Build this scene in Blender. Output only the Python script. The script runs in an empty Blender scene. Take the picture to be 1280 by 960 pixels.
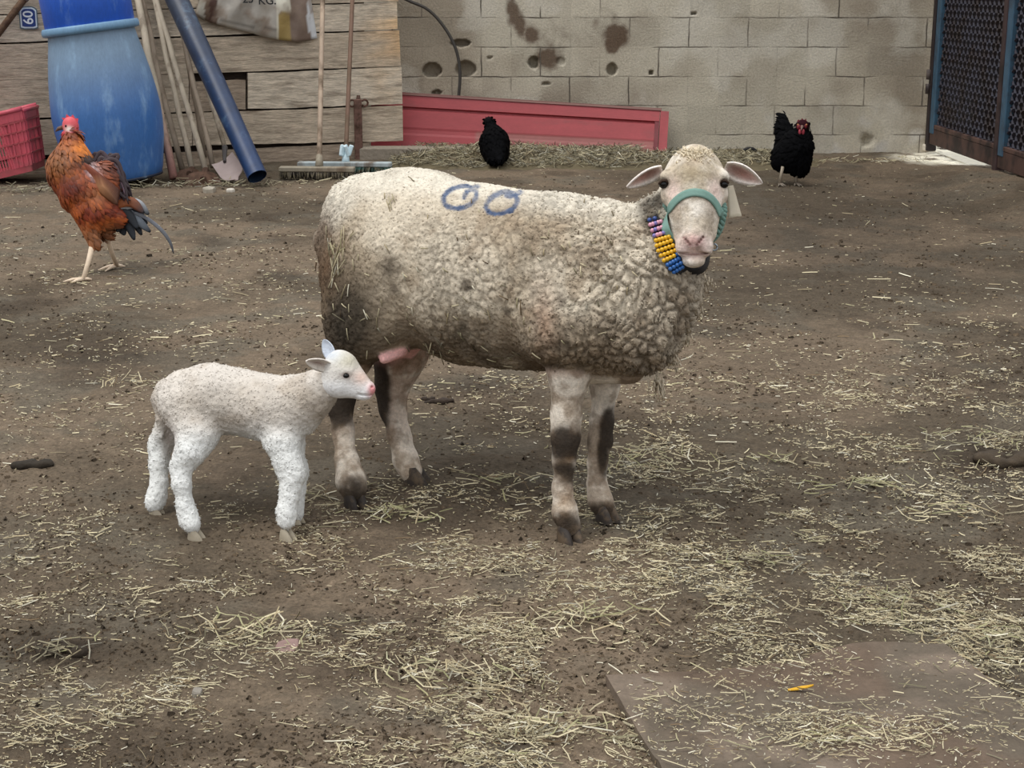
import bpy, math, random
import numpy as np
from mathutils import Vector, Matrix
from mathutils.bvhtree import BVHTree
random.seed(7)
rng = np.random.default_rng(11)
C = bpy.context.scene.collection
SC = bpy.context.scene

# ------------------------------------------------------------------ camera, sky, light, exposure
F_PX = 1950.0; CAM_H = 1.2; TILT = math.atan(505 / F_PX)
cam_d = bpy.data.cameras.new('camera'); cam = bpy.data.objects.new('camera', cam_d); C.objects.link(cam)
cam_d.sensor_width = 36; cam_d.lens = F_PX / 1280 * 36
cam.location = (0, 0, CAM_H); cam.rotation_euler = (math.pi / 2 - TILT, 0, 0)
SC.camera = cam
SC.view_settings.view_transform = 'Standard'; SC.view_settings.look = 'None'
SC.view_settings.gamma = 1; SC.view_settings.use_curve_mapping = False
SC.view_settings.exposure = 0.0
world = bpy.data.worlds.new('overcast_sky'); SC.world = world; world.use_nodes = True
wn = world.node_tree.nodes; wl = world.node_tree.links
bg = wn['Background']
tc = wn.new('ShaderNodeTexCoord'); sep = wn.new('ShaderNodeSeparateXYZ'); rmp = wn.new('ShaderNodeValToRGB')
wl.new(tc.outputs['Generated'], sep.inputs[0]); wl.new(sep.outputs['Z'], rmp.inputs[0]); wl.new(rmp.outputs[0], bg.inputs[0])
rmp.color_ramp.elements[0].position = 0.0; rmp.color_ramp.elements[0].color = (.60, .61, .63, 1)
rmp.color_ramp.elements[1].position = 0.9; rmp.color_ramp.elements[1].color = (1.45, 1.47, 1.50, 1)
bg.inputs[1].default_value = 1.0
sun_d = bpy.data.lights.new('daylight', 'SUN'); sun = bpy.data.objects.new('daylight', sun_d); C.objects.link(sun)
sun_d.energy = 1.7; sun_d.angle = math.radians(35); sun_d.color = (1, .97, .92)
sun.rotation_euler = (math.radians(12), math.radians(-22), 0)

# ------------------------------------------------------------------ helpers
ST, CT = math.sin(TILT), math.cos(TILT)
def ray(px, py):
    u = (px - 640) / F_PX; v = (py - 480) / F_PX
    return np.array([u, CT - v * ST, -(ST + v * CT)])
def W(px, py, d):                      # point seen at (px,py) at depth d along the lens axis
    return np.array([0, 0, CAM_H]) + ray(px, py) * d
def onz(px, py, z=0.0):
    r = ray(px, py); return np.array([0, 0, CAM_H]) + r * ((z - CAM_H) / r[2])
def ony(px, py, Y):
    r = ray(px, py); return np.array([0, 0, CAM_H]) + r * (Y / r[1])
def proj(P):
    P = np.asarray(P, float) - np.array([0, 0, CAM_H])
    d = P[..., 1] * CT - P[..., 2] * ST
    up = P[..., 1] * ST + P[..., 2] * CT
    return 640 + F_PX * P[..., 0] / d, 480 - F_PX * up / d, d
def lin(*c):
    c = np.array(c, float) / 255; return np.where(c < .04045, c / 12.92, ((c + .055) / 1.055) ** 2.4)
def sst(a, b, x):
    t = np.clip((x - a) / (b - a), 0, 1); return t * t * (3 - 2 * t)
def mixc(A, B, t):
    t = np.asarray(t)[..., None]; return A * (1 - t) + B * t
def hsh(ix, iy, iz, seed):
    h = (ix.astype(np.int64) * 374761393 + iy.astype(np.int64) * 668265263 + iz.astype(np.int64) * 2147483647 + seed * 974634777) & 0xffffffff
    h = ((h ^ (h >> 13)) * 1274126177) & 0xffffffff
    h = ((h ^ (h >> 16)) * 2246822519) & 0xffffffff
    return ((h ^ (h >> 15)) & 0xffffff) / float(0xffffff)
def noise(P, s, seed=0):
    P = np.asarray(P, float) * s; i = np.floor(P).astype(np.int64); f = P - i; f = f * f * (3 - 2 * f)
    o = 0
    for a in (0, 1):
        for b in (0, 1):
            for c in (0, 1):
                w = (f[..., 0] if a else 1 - f[..., 0]) * (f[..., 1] if b else 1 - f[..., 1]) * (f[..., 2] if c else 1 - f[..., 2])
                o = o + w * hsh(i[..., 0] + a, i[..., 1] + b, i[..., 2] + c, seed)
    return o
def fbm(P, s, seed=0, n=4):
    o = 0; a = .5; t = 0
    for k in range(n):
        o = o + a * noise(P, s * 2 ** k, seed + k * 17); t += a; a *= .5
    return o / t
def worley(P, s, seed=0):
    P = np.asarray(P, float) * s; i = np.floor(P).astype(np.int64)
    f1 = np.full(P.shape[:-1], 9.); f2 = f1.copy()
    for a in (-1, 0, 1):
        for b in (-1, 0, 1):
            for c in (-1, 0, 1):
                jx, jy, jz = i[..., 0] + a, i[..., 1] + b, i[..., 2] + c
                d = np.sqrt((jx + hsh(jx, jy, jz, seed) - P[..., 0]) ** 2 + (jy + hsh(jx, jy, jz, seed + 5) - P[..., 1]) ** 2 + (jz + hsh(jx, jy, jz, seed + 9) - P[..., 2]) ** 2)
                f2 = np.minimum(f2, np.maximum(f1, d)); f1 = np.minimum(f1, d)
    return f1, f2

class G:
    def __init__(s): s.V = []; s.F = {}; s.K = []; s.n = 0
    def add(s, V, F, col=None):
        V = np.asarray(V, float).reshape(-1, 3)
        groups = F if isinstance(F, list) and len(F) and isinstance(F[0], np.ndarray) and F[0].ndim == 2 else None
        if groups is None:
            d = {}
            for f in F: d.setdefault(len(f), []).append(list(f))
            groups = [np.array(x) for x in d.values()]
        for g in groups: s.F.setdefault(g.shape[1], []).append(g + s.n)
        s.V.append(V)
        if col is None: col = (1, 1, 1)
        col = np.asarray(col, float)
        s.K.append(np.tile(col, (len(V), 1)) if col.ndim == 1 else col)
        s.n += len(V); return s
    def box(s, c, size, R=None, col=None, bev=0.0):
        h = np.array(size) / 2.; V = []
        if bev <= 0:
            V = [(x * h[0], y * h[1], z * h[2]) for x in (-1, 1) for y in (-1, 1) for z in (-1, 1)]
            F = [(0, 1, 3, 2), (4, 6, 7, 5), (0, 4, 5, 1), (2, 3, 7, 6), (0, 2, 6, 4), (1, 5, 7, 3)]
        else:
            b = min(bev, h.min() * .9); bm = bmesh_box(h, b); V, F = bm
        V = np.array(V, float)
        if R is not None: V = V @ np.array(R).T
        return s.add(V + np.array(c), F, col)
    def tube(s, pts, rad, n=10, flat=None, col=None, cap=True, twist=0.0, up=(0, 0, 1)):
        pts = np.array(pts, float); m = len(pts)
        rad = np.full(m, rad, float) if np.ndim(rad) == 0 else np.array(rad, float)
        T = np.gradient(pts, axis=0); T /= np.linalg.norm(T, axis=1)[:, None] + 1e-12
        u = np.array(up, float)
        if abs(np.dot(u, T[0])) > .95: u = np.array([1., 0, 0])
        V = []; 
        for i in range(m):
            a = u - np.dot(u, T[i]) * T[i]; a /= np.linalg.norm(a) + 1e-12; u = a if flat is None else u
            b = np.cross(T[i], a); th = np.linspace(0, 2 * math.pi, n, endpoint=False) + twist
            fx, fy = (1, 1) if flat is None else flat
            V.append(pts[i] + rad[i] * (np.cos(th)[:, None] * a * fx + np.sin(th)[:, None] * b * fy))
        V = np.concatenate(V); i = np.arange(m - 1)[:, None] * n; j = np.arange(n)[None]; k = (j + 1) % n
        Q = np.stack([i + j, i + k, i + n + k, i + n + j], -1).reshape(-1, 4)
        if cap:
            V = np.vstack([V, pts[0], pts[-1]]); a = m * n
            j = np.arange(n); k = (j + 1) % n
            T1 = np.stack([np.full(n, a), k, j], -1); T2 = np.stack([np.full(n, a + 1), (m - 1) * n + j, (m - 1) * n + k], -1)
            if col is not None and np.ndim(col) == 2: col = np.repeat(col, n, 0); col = np.vstack([col, col[0], col[-1]])
            return s.add(V, [Q, T1, T2], col)
        if col is not None and np.ndim(col) == 2: col = np.repeat(col, n, 0)
        return s.add(V, [Q], col)
    def lathe(s, prof, M=None, n=48, col=None, cap=True):   # prof: (r,z)
        pts = np.array([(0, 0, z) for r, z in prof]); th = np.linspace(0, 2 * math.pi, n, endpoint=False)
        V = np.concatenate([np.stack([r * np.cos(th), r * np.sin(th), np.full(n, z)], -1) for r, z in prof])
        m = len(prof); i = np.arange(m - 1)[:, None] * n; j = np.arange(n)[None]; k = (j + 1) % n
        Q = [np.stack([i + j, i + k, i + n + k, i + n + j], -1).reshape(-1, 4)]
        if cap: Q.append(np.arange(n)[::-1][None].copy()); Q.append((np.arange(n) + (m - 1) * n)[None].copy())
        if M is not None: V = (np.array(M)[:3, :3] @ V.T).T + np.array(M)[:3, 3]
        return s.add(V, Q, col)
    def grid(s, P, col=None, closed=False):                   # P: (a,b,3)
        a, b = P.shape[:2]; i = np.arange(a - 1)[:, None] * b; j = np.arange(b - 1)[None]
        Q = np.stack([i + j, i + j + 1, i + b + j + 1, i + b + j], -1).reshape(-1, 4)
        return s.add(P.reshape(-1, 3), [Q], None if col is None else (col.reshape(-1, 3) if col.ndim > 1 else col))
    def slab(s, P, N, th, col=None):                          # grid surface given a thickness along N
        a, b = P.shape[:2]; top = P.reshape(-1, 3); bot = (P - np.asarray(N) * th).reshape(-1, 3); n = a * b
        i = np.arange(a - 1)[:, None] * b; j = np.arange(b - 1)[None]
        Q = np.stack([i + j, i + j + 1, i + b + j + 1, i + b + j], -1).reshape(-1, 4)
        ring = list(range(b)) + [r * b + b - 1 for r in range(1, a)] + [(a - 1) * b + c for c in range(b - 2, -1, -1)] + [r * b for r in range(a - 2, 0, -1)]
        ring = np.array(ring); nx = np.roll(ring, -1)
        E = np.stack([ring, ring + n, nx + n, nx], -1)
        if col is not None and col.ndim > 1: col = col.reshape(-1, 3); col = np.vstack([col, col])
        return s.add(np.vstack([top, bot]), [Q, Q[:, ::-1] + n, E], col)
    def ball(s, c, r, n=12, col=None, R=None):
        r = np.ones(3) * r; th = np.linspace(0, math.pi, n // 2 + 2)[1:-1]; ph = np.linspace(0, 2 * math.pi, n, endpoint=False)
        V = [(math.sin(t) * math.cos(p), math.sin(t) * math.sin(p), math.cos(t)) for t in th for p in ph] + [(0, 0, 1), (0, 0, -1)]
        V = np.array(V) * r; m = len(th)
        if R is not None: V = V @ np.array(R).T
        F = [(i * n + j, (i + 1) * n + j, (i + 1) * n + (j + 1) % n, i * n + (j + 1) % n) for i in range(m - 1) for j in range(n)]
        F += [(m * n, j, (j + 1) % n) for j in range(n)] + [(m * n + 1, (m - 1) * n + (j + 1) % n, (m - 1) * n + j) for j in range(n)]
        return s.add(V + np.array(c), F, col)
    def arrays(s): return np.vstack(s.V), {k: np.vstack(v) for k, v in s.F.items()}, np.vstack(s.K)

def bmesh_box(h, b):
    V = []; idx = {}
    for x in (-1, 1):
        for y in (-1, 1):
            for z in (-1, 1):
                for ax in range(3):
                    p = np.array([x, y, z]) * (h - b); p[ax] = (x, y, z)[ax] * h[ax]
                    idx[(x, y, z, ax)] = len(V); V.append(p)
    F = []; g = lambda x, y, z, a: idx[(x, y, z, a)]
    for ax in range(3):
        for sg in (-1, 1):
            q = []
            for (p, r) in ((-1, -1), (1, -1), (1, 1), (-1, 1)):
                c = [0, 0, 0]; c[ax] = sg; c[(ax + 1) % 3] = p; c[(ax + 2) % 3] = r; q.append(g(*c, ax))
            F.append(q if sg > 0 else q[::-1])
    for ax in range(3):
        for p in (-1, 1):
            for r in (-1, 1):
                c0 = [0, 0, 0]; c1 = [0, 0, 0]; a1, a2 = (ax + 1) % 3, (ax + 2) % 3
                c0[ax] = -1; c1[ax] = 1; c0[a1] = c1[a1] = p; c0[a2] = c1[a2] = r
                q = [g(*c0, a1), g(*c1, a1), g(*c1, a2), g(*c0, a2)]; F.append(q if p * r > 0 else q[::-1])
    for x in (-1, 1):
        for y in (-1, 1):
            for z in (-1, 1):
                q = [g(x, y, z, 0), g(x, y, z, 1), g(x, y, z, 2)]; F.append(q if x * y * z > 0 else q[::-1])
    return V, F

ORG = {}
def mesh(name, g, mat, parent=None, origin=None, smooth=True, auto=None):
    V, F, K = g.arrays() if isinstance(g, G) else g
    if origin is None: origin = ORG[parent.name] if parent is not None else (0, 0, 0)
    origin = np.array(origin, float)
    me = bpy.data.meshes.new(name); nV = len(V)
    me.vertices.add(nV); me.vertices.foreach_set('co', (V - origin).astype(np.float32).ravel())
    tot = [(k, f) for k, f in F.items() if len(f)]
    loops = np.concatenate([f.ravel() for k, f in tot]).astype(np.int32)
    cnt = np.concatenate([np.full(len(f), k) for k, f in tot]).astype(np.int32)
    st = np.concatenate([[0], np.cumsum(cnt)[:-1]]).astype(np.int32)
    me.loops.add(len(loops)); me.loops.foreach_set('vertex_index', loops)
    me.polygons.add(len(cnt)); me.polygons.foreach_set('loop_start', st)
    try: me.polygons.foreach_set('loop_total', cnt)
    except Exception: pass
    me.polygons.foreach_set('use_smooth', np.full(len(cnt), bool(smooth)))
    me.update(calc_edges=True)
    at = me.color_attributes.new('Col', 'FLOAT_COLOR', 'POINT')
    at.data.foreach_set('color', np.hstack([K, np.ones((nV, 1))]).astype(np.float32).ravel())
    me.validate()
    if smooth and auto:
        try: me.set_sharp_from_angle(angle=math.radians(auto))
        except Exception: pass
    me.materials.append(mat)
    o = bpy.data.objects.new(name, me); C.objects.link(o)
    if parent is not None:
        o.parent = parent; ORG[o.name] = ORG[parent.name]
        o.location = tuple(origin - ORG[parent.name])
        ORG[o.name] = origin
    else: o.location = tuple(origin); ORG[o.name] = origin
    return o
def empty(name, loc):
    o = bpy.data.objects.new(name, None); C.objects.link(o); o.location = tuple(loc); o.empty_display_size = .05
    ORG[o.name] = np.array(loc, float); return o
def tag(o, label, cat=None, group=None, kind=None):
    if label: o['label'] = label
    if cat: o['category'] = cat
    if group: o['group'] = group
    if kind: o['kind'] = kind
    return o
def rotm(rx=0, ry=0, rz=0):
    return np.array(Matrix.Rotation(rz, 3, 'Z') @ Matrix.Rotation(ry, 3, 'Y') @ Matrix.Rotation(rx, 3, 'X'))
def frame(d, up=(0, 0, 1)):                                  # columns: d, side, up
    d = np.array(d, float); d /= np.linalg.norm(d); s_ = np.cross(up, d); s_ /= np.linalg.norm(s_); u = np.cross(d, s_)
    return np.stack([d, s_, u], -1)
def spline(pts, n):
    pts = np.array(pts, float); m = len(pts); P = np.vstack([2 * pts[0] - pts[1], pts, 2 * pts[-1] - pts[-2]])
    o = []
    for t in np.linspace(0, m - 1 - 1e-9, n):
        i = int(t); f = t - i; a, b, c, d = P[i:i + 4]
        o.append(.5 * ((2 * b) + (c - a) * f + (2 * a - 5 * b + 4 * c - d) * f * f + (-a + 3 * b - 3 * c + d) * f ** 3))
    return np.array(o)

# ------------------------------------------------------------------ materials
def mat(name, col=None, rough=.8, noise_s=None, var=.15, bump=0.0, bump_s=60, metal=0, stretch=(1, 1, 1), spec=.3, c2=None, c2s=6, c2lo=.45, c2hi=.6, sheen=0, fine=None):
    m = bpy.data.materials.new(name); m.use_nodes = True; N = m.node_tree.nodes; L = m.node_tree.links; b = N['Principled BSDF']
    b.inputs['Roughness'].default_value = rough; b.inputs['Metallic'].default_value = metal; b.inputs['Specular IOR Level'].default_value = spec
    if sheen: b.inputs['Sheen Weight'].default_value = sheen
    at = N.new('ShaderNodeAttribute'); at.attribute_name = 'Col'; out = at.outputs['Color']
    if col is not None:
        mx = N.new('ShaderNodeMix'); mx.data_type = 'RGBA'; mx.blend_type = 'MULTIPLY'; mx.inputs[0].default_value = 1
        L.new(out, mx.inputs[6]); mx.inputs[7].default_value = (*col, 1); out = mx.outputs[2]
    tcn = N.new('ShaderNodeTexCoord'); mp = N.new('ShaderNodeMapping'); mp.inputs['Scale'].default_value = stretch; L.new(tcn.outputs['Object'], mp.inputs[0])
    if c2 is not None:
        nz = N.new('ShaderNodeTexNoise'); nz.inputs['Scale'].default_value = c2s; nz.inputs['Detail'].default_value = 6; nz.inputs['Roughness'].default_value = .65; L.new(mp.outputs[0], nz.inputs[0])
        mr = N.new('ShaderNodeMapRange'); mr.inputs[1].default_value = c2lo; mr.inputs[2].default_value = c2hi; L.new(nz.outputs[0], mr.inputs[0])
        mx = N.new('ShaderNodeMix'); mx.data_type = 'RGBA'; L.new(mr.outputs[0], mx.inputs[0]); L.new(out, mx.inputs[6]); mx.inputs[7].default_value = (*c2, 1); out = mx.outputs[2]
    for sc_, vr in ([(noise_s, var)] if noise_s else []) + ([fine] if fine else []):
        nz = N.new('ShaderNodeTexNoise'); nz.inputs['Scale'].default_value = sc_; nz.inputs['Detail'].default_value = 5; nz.inputs['Roughness'].default_value = .7; L.new(mp.outputs[0], nz.inputs[0])
        mr = N.new('ShaderNodeMapRange'); mr.inputs[1].default_value = .25; mr.inputs[2].default_value = .75; mr.inputs[3].default_value = 1 - vr; mr.inputs[4].default_value = 1 + vr; L.new(nz.outputs[0], mr.inputs[0])
        vm = N.new('ShaderNodeVectorMath'); vm.operation = 'SCALE'; L.new(out, vm.inputs[0]); L.new(mr.outputs[0], vm.inputs['Scale']); out = vm.outputs[0]
    L.new(out, b.inputs['Base Color'])
    if bump:
        nz = N.new('ShaderNodeTexNoise'); nz.inputs['Scale'].default_value = bump_s; nz.inputs['Detail'].default_value = 6; nz.inputs['Roughness'].default_value = .65; L.new(mp.outputs[0], nz.inputs[0])
        bp = N.new('ShaderNodeBump'); bp.inputs['Strength'].default_value = 1; bp.inputs['Distance'].default_value = bump; L.new(nz.outputs[0], bp.inputs['Height']); L.new(bp.outputs[0], b.inputs['Normal'])
    return m

# ------------------------------------------------------------------ ground
def gh(P):                                                   # ground height
    P = np.asarray(P, float); Q = P.copy(); Q[..., 2] = 0
    z = (fbm(Q, 2.2, 3, 4) - .5) * .030 + (fbm(Q, 14, 8, 3) - .5) * .016 + (noise(Q, 60, 21) - .5) * .005
    z = z + .07 * sst(10.9, 9.2, P[..., 1]) * sst(2.45, 2.9, P[..., 0])
    return z - .002
def gz(x, y): return float(gh(np.array([[x, y, 0.]]))[0])
def gp(px, py):
    p = onz(px, py, 0.0); p[2] = gz(p[0], p[1]); return p

def px_blob(px, py, cx, cy, rx, ry): return np.exp(-(((px - cx) / rx) ** 2 + ((py - cy) / ry) ** 2))
ys = 1.5 * (13.6 / 1.5) ** np.linspace(0, 1, 560); ts = np.linspace(-.62, .62, 620)
GX = ys[:, None] * ts[None, :]; GY = np.repeat(ys[:, None], len(ts), 1)
P = np.stack([GX, GY, np.zeros_like(GX)], -1); P[..., 2] = gh(P)
ppx, ppy, _ = proj(P)
c_a, c_b, c_c, c_d = lin(113, 99, 83), lin(86, 76, 63), lin(98, 91, 79), lin(56, 47, 38)
n1 = fbm(P, 1.3, 41, 5); n2 = fbm(P, 5, 52, 5); n3 = fbm(P, 3.1, 77, 5)
col = mixc(c_b[None, None], c_a[None, None], sst(.38, .62, n1)); col = mixc(col, c_c, sst(.5, .7, n2) * .7)
dk = sst(.56, .74, n3) * .5
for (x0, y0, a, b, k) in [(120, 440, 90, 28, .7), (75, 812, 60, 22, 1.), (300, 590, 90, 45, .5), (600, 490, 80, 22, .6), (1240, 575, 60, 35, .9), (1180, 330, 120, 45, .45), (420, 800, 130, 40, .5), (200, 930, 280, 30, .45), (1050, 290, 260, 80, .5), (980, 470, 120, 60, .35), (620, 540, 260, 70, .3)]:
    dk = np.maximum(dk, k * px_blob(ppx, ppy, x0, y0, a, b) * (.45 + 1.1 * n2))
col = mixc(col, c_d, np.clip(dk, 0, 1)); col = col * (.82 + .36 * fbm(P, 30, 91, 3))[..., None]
gate_sunlit = sst(.55, .1, np.hypot((P[..., 0] - 3.0) * 1.2, (P[..., 1] - 10.85) * .8)) * sst(.40, .5, n2 + .12)  # strip of sunlight by the gate, painted into the dirt colour
col = mixc(col, lin(250, 244, 224), np.clip(gate_sunlit * 1.3, 0, 1))
M_dirt = mat('packed_dirt', rough=.95, noise_s=30, var=.28, fine=(110, .45), bump=.012, bump_s=55, spec=.15)
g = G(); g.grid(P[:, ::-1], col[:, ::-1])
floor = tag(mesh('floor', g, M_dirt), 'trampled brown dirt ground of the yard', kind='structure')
g = G(); g.box((0, 8, -.09), (44, 30, .08), col=c_b); tag(mesh('floor_surround', g, M_dirt, smooth=False), 'dirt ground around the yard', kind='structure')
M_out = mat('sunlit_ground_and_stone', rough=.9, noise_s=20, var=.15, bump=.01, bump_s=30)
g = G(); g.box((5.15, 8.5, -.02), (4.2, 9, .05), col=lin(248, 242, 222)); tag(mesh('floor_outside', g, M_out, smooth=False), 'ground outside the gate with sunlight painted into its pale colour', kind='structure')  # outdoor sunlight put into the near-white ground colour

# ------------------------------------------------------------------ concrete block wall
WY = 11.3
xs = np.unique(np.round(np.concatenate([np.arange(-4.6, -.9, .06), np.arange(-.9, 1.7, .009), np.arange(1.7, 3.0, .03), [3.0]]), 4))
zs = np.unique(np.round(np.concatenate([np.arange(-.06, .4, .02), np.arange(.4, 1.12, .009), np.arange(1.12, 2.6, .05)]), 4))
XX, ZZ = np.meshgrid(xs, zs); P = np.stack([XX, np.full_like(XX, WY), ZZ], -1)
ppx, ppy, _ = proj(P); wob = (fbm(P, 14, 5, 3) - .5)
col = mixc(lin(196, 188, 170)[None, None], lin(160, 149, 132), sst(.35, .65, fbm(P, 1.6, 4, 4))); col = mixc(col, lin(212, 206, 192), sst(.52, .7, fbm(P, 4, 14, 5)) * .6)
row = np.floor((ZZ - .13) / .205); bx = np.floor((XX + (row % 2) * .21) / .42)
col = col * (.9 + .2 * hsh(row.astype(int) + 50, bx.astype(int) + 50, row.astype(int) * 0, 3))[..., None]
stain = 0
for (x0, y0, a, b, k) in [(640, 12, 7, 18, 1), (650, 30, 6, 12, 1), (663, 43, 9, 9, .8), (772, 45, 13, 13, 1.1), (765, 58, 7, 10, .8), (684, 75, 14, 14, .8), (760, 20, 25, 30, .25), (700, 40, 60, 40, .3), (1090, 180, 20, 10, .2)]:
    stain = stain + k * px_blob(ppx, ppy, x0, y0, a, b)
stain = np.clip((stain * (.25 + 1.5 * fbm(P, 22, 31, 4)) - .25) * 2.2, 0, .85)
col = mixc(col, lin(84, 62, 46), stain)
col = mixc(col, lin(205, 200, 190), sst(.55, .72, fbm(P, 9, 62, 4)) * sst(.5, .1, ZZ) * sst(1.3, 2.2, XX) * 1.0)
dep = np.zeros_like(XX)
for (x0, y0, a, b, dd) in [(540, 88, 10, 8, .09), (583, 86, 11, 9, .09), (577, 54, 12, 4, .08), (667, 78, 6.5, 7.5, .09), (701, 77, 5, 5, .02), (765, 87, 6, 6.5, .09), (814, 91, 3, 3, .07), (545, 116, 6, 3, .06), (867, 17, 4, 2, .05), (682, 105, 5, 2, .04), (1083, 176, 5, 7, .05), (612, 72, 3, 2, .03)]:
    r_ = np.hypot((ppx - x0) / a, (ppy - y0) / b) + wob * .7
    dep = np.maximum(dep, dd * sst(1.12, .88, r_))
P[..., 1] += dep + (fbm(P, 3, 9, 3) - .5) * .012
M_block = bpy.data.materials.new('concrete_block'); M_block.use_nodes = True
N = M_block.node_tree.nodes; L = M_block.node_tree.links; B = N['Principled BSDF']; B.inputs['Roughness'].default_value = .95; B.inputs['Specular IOR Level'].default_value = .15
at = N.new('ShaderNodeAttribute'); at.attribute_name = 'Col'
tcn = N.new('ShaderNodeTexCoord'); sp = N.new('ShaderNodeSeparateXYZ'); L.new(tcn.outputs['Object'], sp.inputs[0])
cb = N.new('ShaderNodeCombineXYZ'); ad = N.new('ShaderNodeMath'); ad.operation = 'ADD'; ad.inputs[1].default_value = -.13 + .205 * 4
L.new(sp.outputs['X'], cb.inputs[0]); L.new(sp.outputs['Z'], ad.inputs[0]); L.new(ad.outputs[0], cb.inputs[1])
nzd = N.new('ShaderNodeTexNoise'); nzd.inputs['Scale'].default_value = 9; nzd.inputs['Detail'].default_value = 4; L.new(tcn.outputs['Object'], nzd.inputs[0])
vs = N.new('ShaderNodeVectorMath'); vs.operation = 'SCALE'; vs.inputs['Scale'].default_value = .016; L.new(nzd.outputs['Color'], vs.inputs[0])
va = N.new('ShaderNodeVectorMath'); va.operation = 'ADD'; L.new(cb.outputs[0], va.inputs[0]); L.new(vs.outputs[0], va.inputs[1])
br = N.new('ShaderNodeTexBrick'); L.new(va.outputs[0], br.inputs['Vector']); br.inputs['Scale'].default_value = 1; br.inputs['Brick Width'].default_value = .42; br.inputs['Row Height'].default_value = .205
br.inputs['Mortar Size'].default_value = .006; br.inputs['Mortar Smooth'].default_value = .6; br.inputs['Color1'].default_value = (0, 0, 0, 1); br.inputs['Color2'].default_value = (0, 0, 0, 1); br.inputs['Mortar'].default_value = (1, 1, 1, 1)
nz2 = N.new('ShaderNodeTexNoise'); nz2.inputs['Scale'].default_value = 3.2; nz2.inputs['Detail'].default_value = 3; L.new(tcn.outputs['Object'], nz2.inputs[0])
mr = N.new('ShaderNodeMapRange'); mr.inputs[1].default_value = .42; mr.inputs[2].default_value = .62; L.new(nz2.outputs[0], mr.inputs[0])
mm = N.new('ShaderNodeMath'); mm.operation = 'MULTIPLY'; L.new(br.outputs['Color'], mm.inputs[0]); L.new(mr.outputs[0], mm.inputs[1])
mx = N.new('ShaderNodeMix'); mx.data_type = 'RGBA'; L.new(mm.outputs[0], mx.inputs[0]); L.new(at.outputs['Color'], mx.inputs[6]); mx.inputs[7].default_value = (*lin(105, 98, 88), 1)
nz3 = N.new('ShaderNodeTexNoise'); nz3.inputs['Scale'].default_value = 70; nz3.inputs['Detail'].default_value = 6; nz3.inputs['Roughness'].default_value = .75; L.new(tcn.outputs['Object'], nz3.inputs[0])
mr3 = N.new('ShaderNodeMapRange'); mr3.inputs[1].default_value = .3; mr3.inputs[2].default_value = .7; mr3.inputs[3].default_value = .78; mr3.inputs[4].default_value = 1.2; L.new(nz3.outputs[0], mr3.inputs[0])
vm = N.new('ShaderNodeVectorMath'); vm.operation = 'SCALE'; L.new(mx.outputs[2], vm.inputs[0]); L.new(mr3.outputs[0], vm.inputs['Scale']); L.new(vm.outputs[0], B.inputs['Base Color'])
hs = N.new('ShaderNodeMath'); hs.operation = 'MULTIPLY_ADD'; hs.inputs[1].default_value = -.7; L.new(mm.outputs[0], hs.inputs[0]); L.new(nz3.outputs[0], hs.inputs[2])
bp = N.new('ShaderNodeBump'); bp.inputs['Strength'].default_value = 1; bp.inputs['Distance'].default_value = .008; L.new(hs.outputs[0], bp.inputs['Height']); L.new(bp.outputs[0], B.inputs['Normal'])
g = G(); g.grid(P, col)
a, b = P.shape[:2]
g.box((-.8, WY + .165, 1.27), (7.6, .07, 2.66), col=lin(140, 130, 115))
g.box((2.99, WY + .1, 1.27), (.03, .2, 2.66), col=lin(160, 150, 135))
tag(mesh('wall_back', g, M_block), 'rough grey concrete block wall with broken holes and brown splashes', kind='structure')

# ------------------------------------------------------------------ timber board wall at left
A0 = np.array([-3.25, 9.95]); B0 = np.array([-.78, 10.98]); DU = (A0 - B0) / np.linalg.norm(A0 - B0); NU = np.array([DU[1], -DU[0]])
if NU[1] > 0: NU = -NU
def onb(px, py, off=0.0):                                    # on the board plane, off metres in front of it
    r = ray(px, py); n = np.array([NU[0], NU[1], 0]); p0 = np.array([B0[0], B0[1], 0]) + n * off; c = np.array([0, 0, CAM_H])
    return c + r * (np.dot(n, p0 - c) / np.dot(n, r))
M_wood = mat('weathered_board', rough=.85, noise_s=7, var=.42, stretch=(1, 1, 7), bump=.006, bump_s=14, c2=lin(96, 78, 60), c2s=3.6, c2lo=.52, c2hi=.82, fine=(26, .3))
nb3 = np.array([NU[0], NU[1], 0])
g = G()
def board(q, th=.03, off=0.0, col=(1, 1, 1), n=26):
    tl, tr, br_, bl = [onb(p[0], p[1] + (-.8 if i_ < 2 else .8), off) for i_, p in enumerate(q)]
    t = np.linspace(0, 1, n)[:, None]; top = tl + (tr - tl) * t; bot = bl + (br_ - bl) * t
    wv = (noise(np.hstack([t * 3 + q[0][1], t * 0, t * 0]), 6, int(abs(q[0][1])) + 2) - .5) * .006
    top = top + np.array([0, 0, 1]) * wv[:, None]; bot[:, 2] = bot[:, 2] + wv
    s_ = np.linspace(0, 1, 7)[:, None, None]; Pg = top[None] + (bot - top)[None] * s_
    Pg = Pg + nb3 * ((fbm(Pg, 6, 44, 3) - .5) * .010)[..., None]
    kk = np.array(col)[None, None] * (.88 + .24 * fbm(Pg * np.array([1, 1, 6]), 3, 12, 4))[..., None]
    orange = sst(440, 500, proj(Pg)[0]) * sst(170, 40, proj(Pg)[1])
    kk = mixc(kk, kk * np.array([1.22, .98, .72]), orange * sst(.35, .6, fbm(Pg, 7, 5, 3)))
    g.slab(Pg[::-1], nb3, th, kk[::-1])
wa, wb, wc = lin(204, 191, 172), lin(190, 175, 155), lin(162, 146, 128)
board([(-260, 15), (498, -33), (498, .5), (-260, 25.5)], col=wb)
board([(-260, -30), (498, -72), (498, -36), (-260, 12)], col=wa)
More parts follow.
